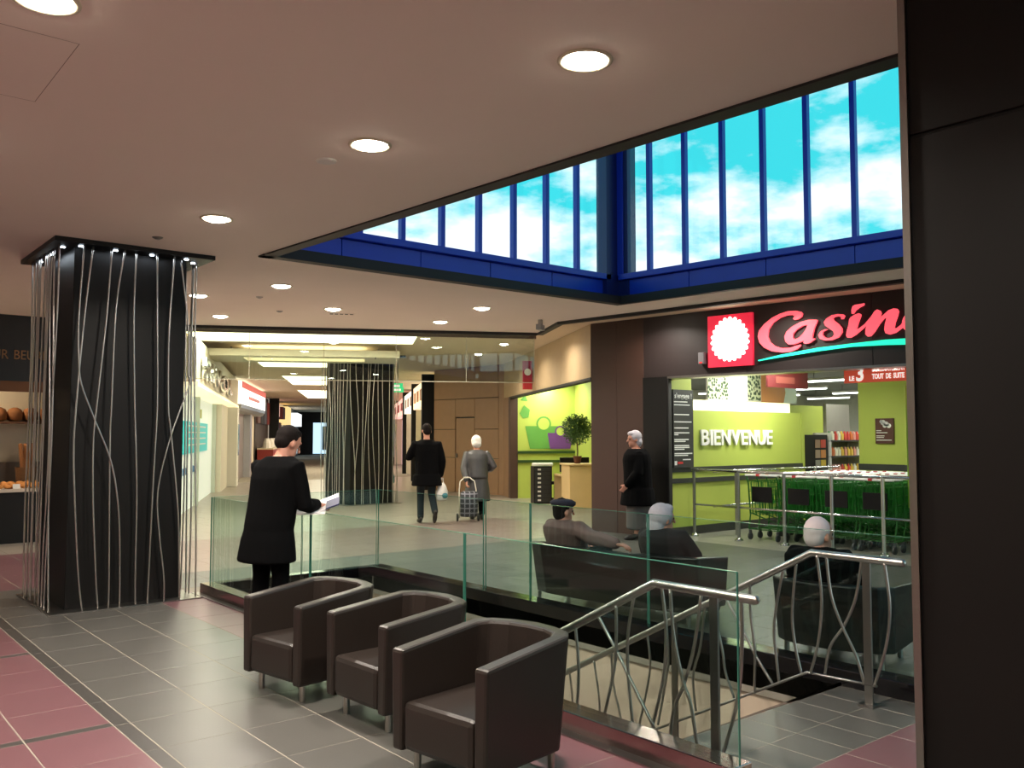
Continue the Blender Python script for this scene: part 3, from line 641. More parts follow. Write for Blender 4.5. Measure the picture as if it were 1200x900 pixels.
sign_part([[(2.385, 2.70), (3.15, 2.70), (3.15, 3.495), (2.385, 3.495)]], 'box', M_REDBOX, bx_, .032, .05)
fl_ = []
for k in range(264):
    a = k * 2 * math.pi / 264; rr_ = 1.03 - .14 * (1 - abs(math.sin(a * 11 + .3))) - .02 * math.sin(a * 3)
    fl_.append((2.772 + .322 * rr_ * math.cos(a), 3.11 + .335 * rr_ * math.sin(a)))
sign_part([fl_], 'blossom', M_WLIT, bx_, .064, .01)
t = empty('wall_sensor', (*fpt(2.28, 2.85, .06)[:2], 2.85), FANG, 'small grey sensor box on the facade beside the red light box', 'sensor')
B().box(-.05, .05, -.04, .06, -.09, .09).build('housing', mat('sensor grey', (120, 118, 124), .5), t, bevel=.008); B().box(-.02, .02, -.05, -.038, -.08, -.06).build('indicator', mat('red led', (220, 30, 30), .4, emit=1.), t)

# ================================================================== INSIDE THE STORE
# green partition with BIENVENUE along Y = 9.5
gw = struct(empty('wall_store_left', (11.25, 9.5, 0)))
B().box(0, .56, 0, .1, 0, 2.6).build('wall_panel', M_GREEN, gw); B().box(.56, 3.83, 0, .1, 0, 2.07).build('wall_panel', M_GREEN, gw)
for z in (1.04, .86): B().box(0, 3.83, -.03, 0, z, z + .08).build('bumper_rail', mat('charcoal rail', (52, 54, 50), .5), gw)
B().box(0, 3.83, -.02, 0, 0, .14).build('skirting', mat('charcoal rail', (52, 54, 50), .5), gw)
wd = empty('wall_lettering', (12.02, 9.46, 1.48), 0, 'white raised letters reading BIENVENUE on the lime green wall', 'lettering')
xs = 0.
for ch, wch in zip('BIENVENUE', (.215, .07, .185, .25, .265, .185, .25, .24, .185)):
    o = text_on(ch, .37, .035, 'letter', mat('white letter', (240, 238, 230), .5), wd, (12.02 + xs, 9.475, 1.485), (1, 0), .007)
    x_ = [v.co.x for v in o.data.vertices]; k_ = wch / (max(x_) - min(x_)); x0_ = min(x_)
    for v in o.data.vertices: v.co.x = (v.co.x - x0_) * k_
    xs += wch + .028
po = empty('information_panel', (11.5, 9.445, 1.12), 0, 'tall charcoal information panel with white lines of text by the entrance', 'panel')
B().box(-.25, .26, -.02, .02, 0, 1.28).build('board', mat('charcoal board', (46, 46, 44), .5), po)
M_INK = mat('white print', (235, 235, 230), .6)
text_on("s'engage !", .115, .004, 'text', M_INK, po, (11.28, 9.422, 2.26), (1, 0), .002)
lines = [(2.19, .34, ), (2.14, .40), (1.98, .38), (1.86, .44), (1.76, .36), (1.68, .38), (1.65, .1), (1.57, .36), (1.54, .28), (1.47, .37), (1.44, .38), (1.41, .25), (1.34, .45), (1.31, .34), (1.24, .2)]
for z, w in lines:
    x0 = 11.27 if z != 1.24 else 11.48
    B().box(x0 - 11.5, x0 + w - 11.5, -.024, -.02, z - 1.12, z + .018 - 1.12).build('text_line', M_INK, po)
B().box(-.23, -.17, -.024, -.02, .04, .11).build('emblem', M_INK, po); B().box(-.15, -.02, -.024, -.02, .06, .095).build('emblem_text', mat('red print', (200, 40, 40), .5), po)
# photo panels hung above the partition
def printmat(name, base, spots, scale, thr, mid=None):
    m = mat(name, base, .5, var=.02); t = m.node_tree; b = t.nodes['Principled BSDF']; src = b.inputs['Base Color'].links[0].from_socket
    n = t.nodes.new('ShaderNodeTexVoronoi'); n.inputs['Scale'].default_value = scale; co = t.nodes.new('ShaderNodeTexCoord'); t.links.new(co.outputs['Object'], n.inputs['Vector'])
    r = t.nodes.new('ShaderNodeValToRGB'); r.color_ramp.elements[0].position = thr; r.color_ramp.elements[1].position = thr + .12; t.links.new(n.outputs['Distance'], r.inputs[0])
    mx = t.nodes.new('ShaderNodeMixRGB'); mx.inputs[1].default_value = (*lin(spots), 1); t.links.new(r.outputs[0], mx.inputs[0]); t.links.new(src, mx.inputs[2]); t.links.new(mx.outputs[0], b.inputs['Base Color']); return m
M_LEAFP = printmat('leaf print', (196, 206, 170), (50, 74, 46), 17, .42)
t = empty('hanging_photo_panel', (12.74, 9.9, 2.28), 0, 'hanging white photo panel with leafy print at both ends', 'photo panel')
B().box(0, 1.62, -.02, .02, 0, .62).build('panel', M_WHITE, t); B().box(.0, .6, -.026, -.02, .02, .60).build('leaf_print', M_LEAFP, t); B().box(1.2, 1.6, -.026, -.02, .02, .60).build('leaf_print', M_LEAFP, t)
t = empty('hanging_photo_panel', (14.38, 9.95, 2.28), 0, 'hanging photo panel with an orange fruit print and leaf', 'photo panel')
B().box(0, 1.25, -.02, .02, 0, .60).build('panel', mat('pale blue print', (205, 220, 215), .5), t)
me = flat_shape([[(.0, .0), (.78, .0), (.85, .2), (.8, .42), (.62, .58), (0, .58)]], .01, 'fruit_print'); o = link('fruit_print', me, mat('orange print', (206, 138, 76), .5), t, (0, -.025, 0), (R(90), 0, 0))
me = flat_shape([[(.2, .6), (.75, .38), (.78, .6)]], .012, 'leaf_print'); o = link('leaf_print', me, mat('leaf green print', (110, 132, 72), .5), t, (0, -.027, 0), (R(90), 0, 0))
o = B().box(11.95, 15.0, 9.68, 9.76, 2.075, 2.26).build('lit_soffit', mat('warm lit soffit', (255, 250, 205), .5, emit=.9)); tag(o, 'glowing cream light beam above the green partition', 'light beam')
t = empty('promo_board', (14.25, 9.3, 2.62), 0, 'small dark red board hanging above the orange photo panel', 'board'); B().box(-.5, -.48, -.005, .005, .3, .67).box(.68, .7, -.005, .005, .3, .67).build('hanger', M_STEELD, t); B().box(-.55, .75, -.02, .02, -.10, .3).build('panel', mat('dark red board', (92, 26, 28), .5), t); B().box(-.3, .3, -.026, -.02, -.02, .1).build('print', mat('faded pink print', (130, 66, 56), .5), t)
# ceiling banner in red
bn = empty('promo_banner', (11.9, 6.77, 2.40), R(-90), 'orange red hanging banner with white text TOUT DE SUITE', 'banner')
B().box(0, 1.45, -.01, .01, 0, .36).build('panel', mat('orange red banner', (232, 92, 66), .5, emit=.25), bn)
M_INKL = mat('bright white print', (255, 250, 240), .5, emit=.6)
for txt, s0, z, sz, bo in (('LE', .08, .035, .09, .003), ('3', .18, .03, .30, .008), ('IMMEDIATEMENT', .43, .15, .10, .003), ('TOUT', .43, .045, .10, .003), ('DE', .63, .045, .10, .003), ('SUITE', .74, .045, .10, .003)):
    text_on(txt, sz, .004, 'text', M_INKL, bn, (11.885, 6.77 - s0, 2.40 + z), (0, -1), bo, 'LEFT', .62 if len(txt) > 3 or txt == 'DE' else .9)
# green walls further in
t = struct(empty('wall_store_corner', (15.1, 9.5, 0))); B().box(.0, .1, 0, 1.2, 0, 2.07).build('wall_panel', M_GREEN, t); B().box(.3, 1.6, .5, .6, 0, 2.25).build('wall_panel', M_GREEN, t)
o = B().box(0, .9, 0, .08, 0, 2.3).build('grey_partition', mat('grey panel', (150, 146, 140), .6), loc=(16.75, 9.95, 0)); tag(o, 'plain grey partition panel behind the product shelves', 'partition')
# pillar with brown poster
gp = struct(empty('wall_store_pillar', (16.2, 7.42, 0))); B().box(0, .7, .55, 1.52, 0, 3.6).build('wall_panel', M_GREEN, gp); B().box(-.15, .6, -.9, .54, 0, 3.6).build('wall_panel', M_GREEN, gp)
B().box(-.04, 0, .55, 1.52, .98, 1.10).build('bumper_rail', mat('charcoal rail', (52, 54, 50), .5), gp); B().box(-.19, -.15, -.9, .54, .98, 1.10).build('bumper_rail', mat('charcoal rail', (52, 54, 50), .5), gp)
ps = empty('brown_poster', (16.17, 8.42, 1.49), R(-90), 'dark brown poster with white blot emblem on the green pillar', 'poster')
B().box(-.16, .20, -.012, .012, 0, .48).build('sheet', mat('poster brown', (84, 46, 36), .6), ps)
for (cx, cz, r_) in ((.0, .40, .05), (.06, .37, .05), (.11, .34, .045), (.03, .34, .04), (-.04, .42, .03)):
    B().lathe([(r_, 0), (r_, .003)], n=14).build('emblem', M_INK, ps, loc=(cx, -.013, cz), rot=(R(90), 0, 0))
for z, w in ((.24, .1), (.20, .22), (.14, .16), (.11, .15), (.06, .3)): B().box(-.14, -.14 + w, -.015, -.012, z, z + .014).build('text_line', M_INK, ps)
# store ceiling tubes
for k in range(6):
    for j in range(6):
        x = 13.6 + k * 3.2; y = 3.0 + j * 2.9
        if y > 9 and x < 17.5: continue
        t = empty('fluorescent_fixture', (x, y, 3.02), 0, 'long fluorescent tube fixture under the store ceiling', 'light fixture', 'fluorescent fixtures in the store')
        B().box(-.07, .07, -.85, .85, 0, .06).build('housing', M_WHITE, t); B().box(-.05, .05, -.82, .82, -.04, 0).build('tube', M_TUBE, t)
        for yy in (-.5, .5): B().box(-.01, .01, yy - .01, yy + .01, .06, .27).build('hanger', M_STEELD, t)
        area('tube_light', (0, 0, -.06), .1, 36, (1, 1, .93), (0, 0, 0), 1.6, t)
t = empty('added_wash_light', (13.2, 8.75, 2.95), 0, 'long slim light fixture added to brighten the green partition', 'light fixture')  # invented fixture, added to carry the light that brightens the partition
B().box(-1.3, 1.3, -.06, .06, .02, .08).build('housing', M_WHITE, t); B().box(-.01, .01, -.01, .01, .08, .34).build('hanger', M_STEELD, t)
area('partition_wash', (0, 0, 0), 2.5, 44, (1, 1, .88), (R(25), 0, 0), .1, t)
struct(B().prism([(11.95, .5), (33.5, .5), (33.5, 20.4), (19, 20.4), (17.2, 17), (13.6, 10.4), (11.5, 9.3)], 3.29, 3.33).build('ceiling_store', mat('store ceiling grey', (120, 126, 118), .7)))
# shelf with products
def product_shelf(x, y, rz, label, n, cols):
    t = empty('product_shelf', (x, y, 0), rz, label, 'shelf')
    B().box(0, 1.3, .35, .4, 0, 1.7).build('back_panel', M_WHITE, t)
    for z in (.5, .85, 1.2, 1.52): B().box(0, 1.3, 0, .36, z, z + .03).build('shelf_board', mat('dark shelf board', (50, 50, 52), .5), t)
    for s in (0, 1.27): B().box(s, s + .03, 0, .38, 0, 1.7).build('side', M_WHITE, t)
    for z in (.85, 1.2, 1.52):
        for k in range(n):
            w = .055; px = .07 + k * 1.2 / n; c = rnd.choice(cols)
            p = Matrix.Rotation(rz, 3, 'Z') @ Vector((px, .08, 0))
            key = ('pr', w)
            if key not in MESH:
                MESH[key] = B().box(-.04, .04, -.03, .03, 0, .13).loft([(0, 0, .13, .026, .026), (0, 0, .16, .022, .022), (0, 0, .18, .016, .016)], 8).mesh('product_pack')
            me = MESH[key].copy(); me.materials.clear() if me.materials else None; me.materials.append(mat('pack ' + str(c), c, .4))
            o = link('product_pack', me, None, None, (x + p.x, y + p.y, z + .031), (0, 0, rz)); tag(o, 'small coloured pack standing on the store shelf', 'product', 'packs on the store shelves')
PC = [(226, 120, 60), (240, 200, 80), (220, 70, 60), (245, 240, 225), (90, 150, 90), (235, 160, 150)]
product_shelf(16.3, 9.6, R(0), 'white gondola shelf stacked with small coloured packs behind the trolleys', 10, PC)
t = empty('drinks_display', (15.4, 9.62, 0), R(0), 'tall black display cabinet with round coloured windows beside the green partition', 'cabinet')
B().box(0, .82, 0, .34, 0, 1.66).build('body', M_BLACK, t, bevel=.01)
for k, (c1_, c2_) in enumerate((((150, 120, 100), (190, 60, 50)), ((160, 140, 120), (200, 130, 70)), ((140, 140, 130), (200, 170, 60)), ((130, 120, 110), (170, 190, 200)))):
    for j, c in enumerate((c1_, c2_)): B().box(.36 + j * .2, .53 + j * .2, -.01, .0, 1.40 - k * .2, 1.56 - k * .2).build('window', mat('display ' + str(c), c, .4), t)
t = empty('entrance_kiosk', (12.35, 5.35, 0), R(0), 'lime green kiosk column with a grey display window beside the trolleys', 'kiosk')
B().box(0, .5, 0, .75, .62, 2.35).build('body', mat('kiosk green', (150, 190, 60), .5), t, bevel=.01); B().box(.05, .45, .05, .7, 0, .62).build('pedestal', M_STEELD, t)
B().box(-.02, 0, .1, .62, 1.25, 2.0).build('window_frame', mat('kiosk dark green', (40, 90, 60), .4), t); B().box(-.025, -.02, .15, .57, 1.3, 1.95).build('window', mat('kiosk screen', (150, 165, 190), .2, emit=.3), t)

# trolley guard rail
gr = empty('trolley_guard_rail', (11.63, 7.6, 0), 0, 'stainless guard rail with round posts in front of the trolleys', 'guard rail')
for y in (9.32, 8.45, 7.63, 6.09, 6.85):
    p = B().lathe([(.026, 0), (.026, 1.08)], (0, y - 7.6, 0), 12).build('post', M_STEEL, gr, smooth=False)
    B().lathe([(.07, .003), (.07, .015), (.05, .035), (.03, .05)], (0, y - 7.6, 0), 14).build('foot', M_CHROME, p, smooth=True)
B().tube([(0, 1.75, 1.08), (0, -2.2, 1.08)], .024, 10, True).build('top_rail', M_CHROME, gr, smooth=True)
B().tube([(0, 1.72, .52), (0, -2.2, .52)], .016, 8).build('mid_rail', M_CHROME, gr, smooth=True)
g2 = empty('trolley_guard_rail', (12.9, 8.98, 0), 0, 'stainless guard rail running along the green partition beside the trolleys', 'guard rail')
B().tube([(-1.2, 0, 1.06), (2.6, 0, 1.06)], .022, 8).build('top_rail', M_CHROME, g2, smooth=True); B().tube([(-1.2, 0, .5), (2.6, 0, .5)], .016, 8).build('mid_rail', M_CHROME, g2, smooth=True)
for x in (-.6, .6, 1.8): B().lathe([(.024, 0), (.024, 1.06)], (x, 0, 0), 10).build('post', M_STEEL, g2)

# shopping trolleys nested in rows (local +x = forward, handle at x=0)
M_CG = mat('green trolley plastic', (26, 108, 30), .35, var=.1)
def cart_meshes():
    out = {}
    b = B(); w0, w1, zb, zt, L = .27, .20, .40, .92, .80
    def ip(t, s, z): # side position
        return (t * L + .06, s * (w0 + (w1 - w0) * t) * (1 - .12 * (zt - z) / (zt - zb)), z)
    for s in (-1, 1):
        for k in range(13):
            t = k / 12; zb_ = zb + .10 * t
            b.tube([ip(t, s, zb_), ip(t, s, zt - .02 * (1 - t))], .0055, 4)
        for z in (0, .25, .5, .75, 1): b.tube([ip(0, s, zb + (zt - zb) * z), ip(1, s, zb + .10 * (1 - z) + (zt - zb) * z)], .008 if z in (0, 1) else .005, 4)
    for k in range(9):
        s = -1 + 2 * k / 8
        b.tube([ip(1, s, zb + .1), ip(1, s, zt)], .0055, 4); b.tube([ip(0, s, zb), ip(0, s, zt)], .0055, 4); b.tube([ip(0, s, zb), ip(1, s, zb + .1)], .0055, 4)
    for z in (.1, .4, .7, 1): b.tube([ip(1, -1, zb + (zt - zb) * z), ip(1, 1, zb + (zt - zb) * z)], .006, 4); b.tube([ip(0, -1, zb + (zt - zb) * z), ip(0, 1, zb + (zt - zb) * z)], .006, 4)
    out['basket'] = (b.mesh('basket'), M_CG)
    b = B().box(.035, .05, -.18, .18, .60, .84); out['child_seat_flap'] = (b.mesh('child_seat_flap'), M_BLACK)
    b = B()
    for s in (-1, 1):
        b.tube([(.02, s * .27, 1.02), (.08, s * .275, .88), (.12, s * .27, .40), (.06, s * .26, .17)], .012, 6); b.tube([(.06, s * .26, .17), (.86, s * .19, .15)], .012, 6); b.tube([(.12, s * .27, .42), (.86, s * .20, .17)], .010, 6)
    for x in (.1, .3, .5, .7): b.tube([(x, -.25 + x * .08, .165), (x, .25 - x * .08, .165)], .007, 5)
    out['chassis'] = (b.mesh('chassis', True), M_CG)
    b = B().tube([(.02, -.28, 1.02), (.02, .28, 1.02)], .016, 8, True); out['handle'] = (b.mesh('handle', True), mat('white trolley handle', (232, 232, 226), .3))
    b = B().box(.0, .04, .02, .08, 1.005, 1.042); out['coin_lock'] = (b.mesh('coin_lock'), mat('coin lock red', (190, 60, 60), .4))
    b = B().tube([(0, -.014, 0), (0, .014, 0)], .055, 14).box(-.015, .015, -.02, .02, 0, .10); out['wheel'] = (b.mesh('wheel'), mat('wheel grey', (62, 62, 64), .4))
    for me, m in out.values(): me.materials.append(m)
    return out
CM = cart_meshes()
for ri_, (y, n) in enumerate(((8.22, 11), (7.55, 11), (6.95, 11), (6.35, 11))):
    for k in range(n):
        rw = ('row right beside the green partition', 'second row from the green partition', 'third row from the green partition', 'row beside the lime green kiosk')[ri_]
        lab = ('green trolley with black seat flap ending the ' if k == 0 else 'green trolley nested in the ') + rw
        t = empty('shopping_trolley', (11.86 + k * .27, y + rnd.uniform(-.015, .015), 0), rnd.uniform(-.02, .02), lab, 'trolley', 'trolleys of the ' + rw)
        for nm in ('basket', 'chassis', 'handle', 'coin_lock') + (('child_seat_flap',) if k == 0 else ()): link(nm, CM[nm][0], None, t)
        if k in (0, 1, 2, n - 1):
            for wx, wy in ((.08, -.25), (.08, .25), (.82, -.17), (.82, .17)): link('wheel', CM['wheel'][0], None, t, (wx, wy, .056))

# ================================================================== SERVICE ALCOVE CONTENTS
def alc(x, y, z=0): p = P2 + dW * x + Vector((-dW.y, dW.x)) * y; return (p.x, p.y, z)
AANG = math.atan2(dW.y, dW.x)
def wall_art(shapes, label, name, y0, z0):
    t = empty(name, alc(7.945, y0, z0), AANG, label, 'wall decal')
    for loops, nm, m, off in shapes:
        link(nm, flat_shape(loops, .006, nm), m, t, (-.004 - off, 0, 0), (R(90), 0, R(-90)))
    return t
M_AG = mat('decal green', (92, 150, 62), .6); M_AP = mat('decal purple', (104, 56, 124), .6)
def rg(cx, cy, a, b_, n=24): return ring_pts(cx, cy, a, b_, n)
wall_art([([[(.0, .60), (1.0, .60), (.88, 0), (.13, 0)]], 'bag_body', M_AG, 0), ([rg(.5, .66, .2, .2), rg(.5, .66, .155, .155)], 'bag_handle', M_AG, .008), ([rg(.5, .66, .155, .155)], 'handle_opening', M_GREEN, .004)], 'green shopping bag decal on the bright alcove wall', 'bag_decal', -.40, 1.29)
wall_art([([[(.0, .42), (.70, .42), (.62, 0), (.07, 0)]], 'bag_body', M_AP, .014), ([rg(.35, .46, .15, .15), rg(.35, .46, .11, .11)], 'bag_handle', M_AP, .022), ([rg(.35, .46, .11, .11)], 'handle_opening', M_GREEN, .018)], 'purple shopping bag decal overlapping the green bag decal', 'bag_decal', -1.0, 1.29)
wall_art([([[(0, .1), (.12, .32), (.28, .2), (.24, 0), (.1, -.03)]], 'leaf', M_AG, 0), ([[(.02, .45), (.15, .6), (.22, .42)]], 'leaf', M_AG, 0)], 'pale green leaf decal above the green bag decal', 'leaf_decal', -.25, 2.12)
M_BIRCH = mat('pale birch veneer', (206, 176, 124), .5, var=.08, scale=4)
t = empty('reception_counter', alc(5.0, -1.2), AANG, 'pale wood reception counter carrying the potted tree', 'counter')
B().box(-.45, .35, -.5, .45, 0, .96).build('body', M_BIRCH, t, bevel=.01); B().box(-.5, .4, -.53, .48, .96, 1.0).build('top', M_BIRCH, t, bevel=.01); B().box(.35, 1.1, -.5, .45, .68, .72).build('desk_top', M_BIRCH, t); B().box(1.06, 1.1, -.5, .45, 0, .68).build('desk_side', M_BIRCH, t)
t = empty('potted_topiary', alc(5.0, -1.05, 1.0), 0, 'round-clipped green topiary tree in a pot on the reception counter', 'potted plant')
B().lathe([(.07, 0), (.10, .16), (.105, .17), (.09, .17)], n=16).build('pot', mat('brown pot', (96, 56, 40), .6), t, smooth=True); B().lathe([(.085, .14), (.085, .155)], n=12).build('soil', mat('soil', (50, 38, 30), .9), t)
B().tube(smoothline([(0, 0, .15), (.015, .01, .3), (-.01, 0, .5)], 4), [.018] * 9, 6).build('trunk', mat('bark', (98, 78, 52), .8), t, smooth=True)
b = B()
for k in range(1400):
    v = Vector((rnd.gauss(0, 1), rnd.gauss(0, 1), rnd.gauss(0, 1))).normalized() * rnd.uniform(.2, .38); u_ = v.orthogonal().normalized(); w_ = v.normalized().cross(u_)
    a = rnd.uniform(0, 6.28); u2 = (u_ * math.cos(a) + w_ * math.sin(a) + v.normalized() * .5) * rnd.uniform(.03, .055); w2 = v.normalized().cross(u2).normalized() * .016; c = v + Vector((0, 0, .78))
    b.add([c - u2, c + w2, c + u2, c - w2], [(0, 1, 2, 3)])
o = b.build('foliage', mat('topiary leaf', (56, 92, 34), .5, var=.35, scale=14), t); o['kind'] = 'stuff'
t = empty('desk_monitor', alc(5.7, -1.15, .722), AANG, 'black wide monitor box with a white paper edge on the reception desk', 'monitor')
B().box(-.06, .0, -.36, .36, .05, .40).build('screen', M_BLACK, t, bevel=.01); B().box(-.1, .08, -.12, .12, 0, .015).build('foot', M_BLACK, t); B().box(-.04, -.02, -.03, .03, .015, .06).build('neck', M_BLACK, t)
t = empty('drawer_tower', alc(6.2, -.45), AANG, 'black drawer tower with small white labels beside the reception desk', 'cabinet')
B().box(-.2, .2, -.22, .22, 0, .9).build('body', M_BLACK, t)
for k in range(8):
    d_ = B().box(-.215, -.2, -.2, .2, .04 + k * .105, .135 + k * .105).build('drawer', mat('drawer front', (44, 46, 46), .4), t); B().box(-.22, -.215, .05, .13, .07 + k * .105, .11 + k * .105).build('label_card', M_WHITE, d_)
t = empty('office_chair', alc(6.95, -.7), AANG, 'dark office chair with a white jacket over it behind the drawer tower', 'chair')
B().lathe([(.02, .1), (.02, .42)], n=8).build('column', M_STEELD, t); B().box(-.24, .24, -.24, .24, .42, .5).build('seat', M_BLACK, t, bevel=.03); B().box(.2, .27, -.25, .25, .5, .92).build('backrest', mat('dark red back', (70, 36, 28), .6), t, bevel=.03); B().box(.17, .31, -.27, .27, .86, .95).build('white_jacket', M_WHITE, t, bevel=.03)
for k in range(5): a = k * 2 * math.pi / 5; B().tube([(0, 0, .1), (.27 * math.cos(a), .27 * math.sin(a), .05)], .018, 6).build('star_leg', M_BLACK, t)
t = empty('desk_lamp_head', alc(4.72, -1.45, 1.0), 0, 'rounded white object standing on the reception counter beside the tree', 'container')
B().loft([(0, 0, 0, .10, .10), (0, 0, .05, .13, .13), (0, 0, .2, .13, .13), (0, 0, .27, .09, .09), (0, 0, .29, .03, .03)], 18).build('body', M_WHITE, t, smooth=True)
t = empty('projecting_sign', (*alc(5.0, .02)[:2], 2.9), AANG, 'thin red projecting sign with white emblem on the beige fascia', 'sign')
B().box(-.04, .04, .0, .22, -.2, .46).build('panel', mat('projecting red', (176, 40, 46), .5), t, bevel=.01); B().lathe([(.08, -.045), (.08, .045)], n=18).build('emblem', M_INK, t, loc=(0, .11, .2), rot=(0, R(90), 0))

# ================================================================== BAKERY ON THE LEFT
BY = 15.32
wb = struct(empty('wall_bakery', (0, BY, 0)))
B().box(-5, 4.2, 1.6, 1.7, 0, 3.5).build('wall_panel', mat('bakery back wall', (150, 136, 122), .7), wb); B().box(3.95, 4.2, 0, 1.7, 0, 3.5).build('wall_panel', M_BLACK, wb)
B().box(-5, 4.2, 1.62, 1.7, 3.4, 3.6).build('wall_panel', M_BLACK, wb)
sg2 = empty('bakery_sign', (1.0, BY, 2.48), 0, 'black bakery fascia with bronze serif lettering', 'sign')
B().box(-4, 3.2, 0, .12, 0, 1.02).build('board', mat('black fascia board', (14, 13, 14), .4), sg2); B().box(-4, 3.2, -.02, .1, -.16, 0).build('wood_edge', mat('oak edge', (112, 72, 36), .5), sg2)
for wd_, x_, al_ in (('AU', 2.18, 'RIGHT'), ('PUR', 2.68, 'RIGHT'), ('BEURRE', 2.745, 'LEFT')):
    text_on(wd_, .205, .01, 'text', mat('bronze letters', (150, 112, 70), .5), sg2, (x_, BY - .008, 2.82), (1, 0), 0, al_, .82)
ct = empty('bakery_counter', (1.6, BY, 0), 0, 'dark bakery counter with a pale top under the bread shelves', 'counter')
B().box(-3.5, 2.0, 0, .6, 0, .78).build('body', M_BLACK, ct); B().box(-3.5, 2.05, -.04, .64, .78, .83).build('top', mat('pale counter top', (190, 176, 160), .5), ct)
sh = empty('bread_shelf', (1.6, BY + 1.2, 0), 0, 'wooden wall shelf carrying loaves of bread', 'shelf')
M_OAK = mat('oak edge', (112, 72, 36), .5)
B().box(-3, 2.3, 0, .35, 1.84, 1.88).build('board', M_OAK, sh); B().box(2.26, 2.3, 0, .35, 1.2, 2.4).build('side', M_OAK, sh); B().box(-3, 2.3, .34, .36, 1.2, 2.4).build('back', M_CREAM, sh)
M_BREAD = mat('bread crust', (150, 98, 54), .8, var=.4, scale=10, bump=.3, bscale=30); M_PAST = mat('golden pastry', (206, 140, 70), .7, var=.3, scale=14, bump=.3, bscale=30)
lm = B().loft([(0, 0, 0, .06, .09), (0, 0, .03, .11, .13), (0, 0, .13, .12, .14), (0, 0, .2, .09, .11), (0, 0, .23, .03, .04)], 14).mesh('bread_loaf', True); lm.materials.append(M_BREAD)
for k in range(7):
    o = link('bread_loaf', lm, None, None, (2.35 + k * .23, BY + 1.36, 1.882), (0, 0, rnd.uniform(-.4, .4))); tag(o, 'round brown loaf on the wooden bakery shelf', 'bread', 'loaves on the bakery shelf')
bk = empty('baguette_basket', (3.15, BY + .95, .83), 0, 'wicker basket of upright baguettes on the bakery counter', 'basket')
B().lathe([(.13, 0), (.16, .3), (.15, .3), (.12, .02)], n=14).build('basket', mat('wicker', (120, 84, 50), .8, var=.4, scale=40), bk)
for k in range(6):
    o = B().tube([(0, 0, 0), (rnd.uniform(-.08, .08), rnd.uniform(-.05, .05), .62)], .032, 8, True).build('baguette', M_BREAD, None, True, loc=(3.15 + rnd.uniform(-.07, .07), BY + .95 + rnd.uniform(-.07, .07), .87)); tag(o, 'long baguette standing in the wicker basket', 'bread', 'baguettes in the basket')
ctb = empty('bakery_stand', (2.6, BY + .95, 0), 0, 'back bench behind the bakery counter', 'bench'); B().box(-3.6, 1.1, -.28, .3, 0, .825).build('body', M_BLACK, ctb)
pm = B().loft([(0, 0, 0, .03, .05), (0, 0, .015, .045, .07), (0, 0, .04, .04, .06), (0, 0, .058, .015, .025)], 8).mesh('pastry', True); pm.materials.append(M_PAST)
for k in range(46):
    i_, j_ = k % 12, k // 12
    o = link('pastry', pm, None, None, (2.28 + i_ * .115 + rnd.uniform(-.015, .015), BY + .10 + j_ * .13, .832 + .012 * j_), (rnd.uniform(-.1, .1), rnd.uniform(-.1, .1), rnd.uniform(0, 3))); tag(o, 'small golden pastry in the heap on the bakery counter', 'pastry', 'pastries on the bakery counter')
for x in (2.45, 2.85, 3.3):
    o = B().add([(-.05, 0, 0), (.05, 0, 0), (.05, .01, 0), (-.05, .01, 0), (-.05, .02, .07), (.05, .02, .07), (.05, .03, .07), (-.05, .03, .07)], [(0, 3, 2, 1), (4, 5, 6, 7), (0, 1, 5, 4), (1, 2, 6, 5), (2, 3, 7, 6), (3, 0, 4, 7)]).build('price_card', M_WHITE, loc=(x, BY + .005, .831)); tag(o, 'small white price card among the pastries', 'price card', 'price cards on the bakery counter')
t = empty('bakery_lamp', (1.9, BY + .9, 3.3), 0, 'small warm lamp inside the bakery', 'lamp'); B().lathe([(.1, 0), (.1, .05), (.02, .06), (.02, .2)], n=16).build('body', M_LAMP, t); area('bakery_light', (0, 0, -.03), .2, 30, (1, .75, .5), (0, 0, 0), None, t, disk=True)

# ================================================================== SHOPS ALONG THE PASSAGE
def shopframe(A, ang): return lambda s, y, z=0: (A.x + math.cos(ang) * s - math.sin(ang) * y, A.y + math.sin(ang) * s + math.cos(ang) * y, z)
# left line; local x along the shop front, local -y towards the passage
S1 = shopframe(SA, a1); S2 = shopframe(SB, a2)
t = empty('shop_front', S1(0, 0), a1, 'pale shop front with metal letters, white window display and turquoise poster', 'shop front', )
B().box(.9, 14.6, -.25, .3, 2.62, 3.45).build('fascia', mat('pale stone fascia', (212, 202, 180), .6), t, bevel=.01); B().box(.9, 14.6, -.28, .3, 2.55, 2.62).build('fascia_edge', mat('fascia glow edge', (255, 240, 200), .5, emit=.6), t)
for k, (ch, s) in enumerate(zip('RIVOL', (1.6, 3.2, 4.2, 6.3, 8.8))):
    text_on(ch, .52, .08, 'letter', M_CHROME, t, S1(s, -.32, 2.76), (math.cos(a1), math.sin(a1)), .02, 'LEFT', 4.2)
B().box(.9, 10.9, .25, .3, 0, 2.55).build('window_display', mat('lit white display', (214, 226, 214), .5, emit=.35), t); B().box(3.4, 8.8, .2, .24, 1.25, 1.95).build('poster', mat('turquoise poster', (60, 190, 190), .5, emit=.25), t)
for k in range(4): B().box(3.9, 8.2, .195, .2, 1.84 - k * .14, 1.87 - k * .14).build('poster_text', M_INK, t)
for s in (3.2, 5.2): B().box(s, s + .8, .19, .2, .82, .96).build('small_sign', mat('small blue sign', (40, 110, 160), .5), t)
B().box(6.2, 7.0, .19, .2, 2.06, 2.28).build('small_notice', mat('yellow green notice', (170, 180, 50), .5), t)
for s in (.9, 5.9, 10.8): B().box(s, s + .12, .14, .25, 0, 2.55).build('window_post', mat('pale frame', (196, 204, 190), .5), t)
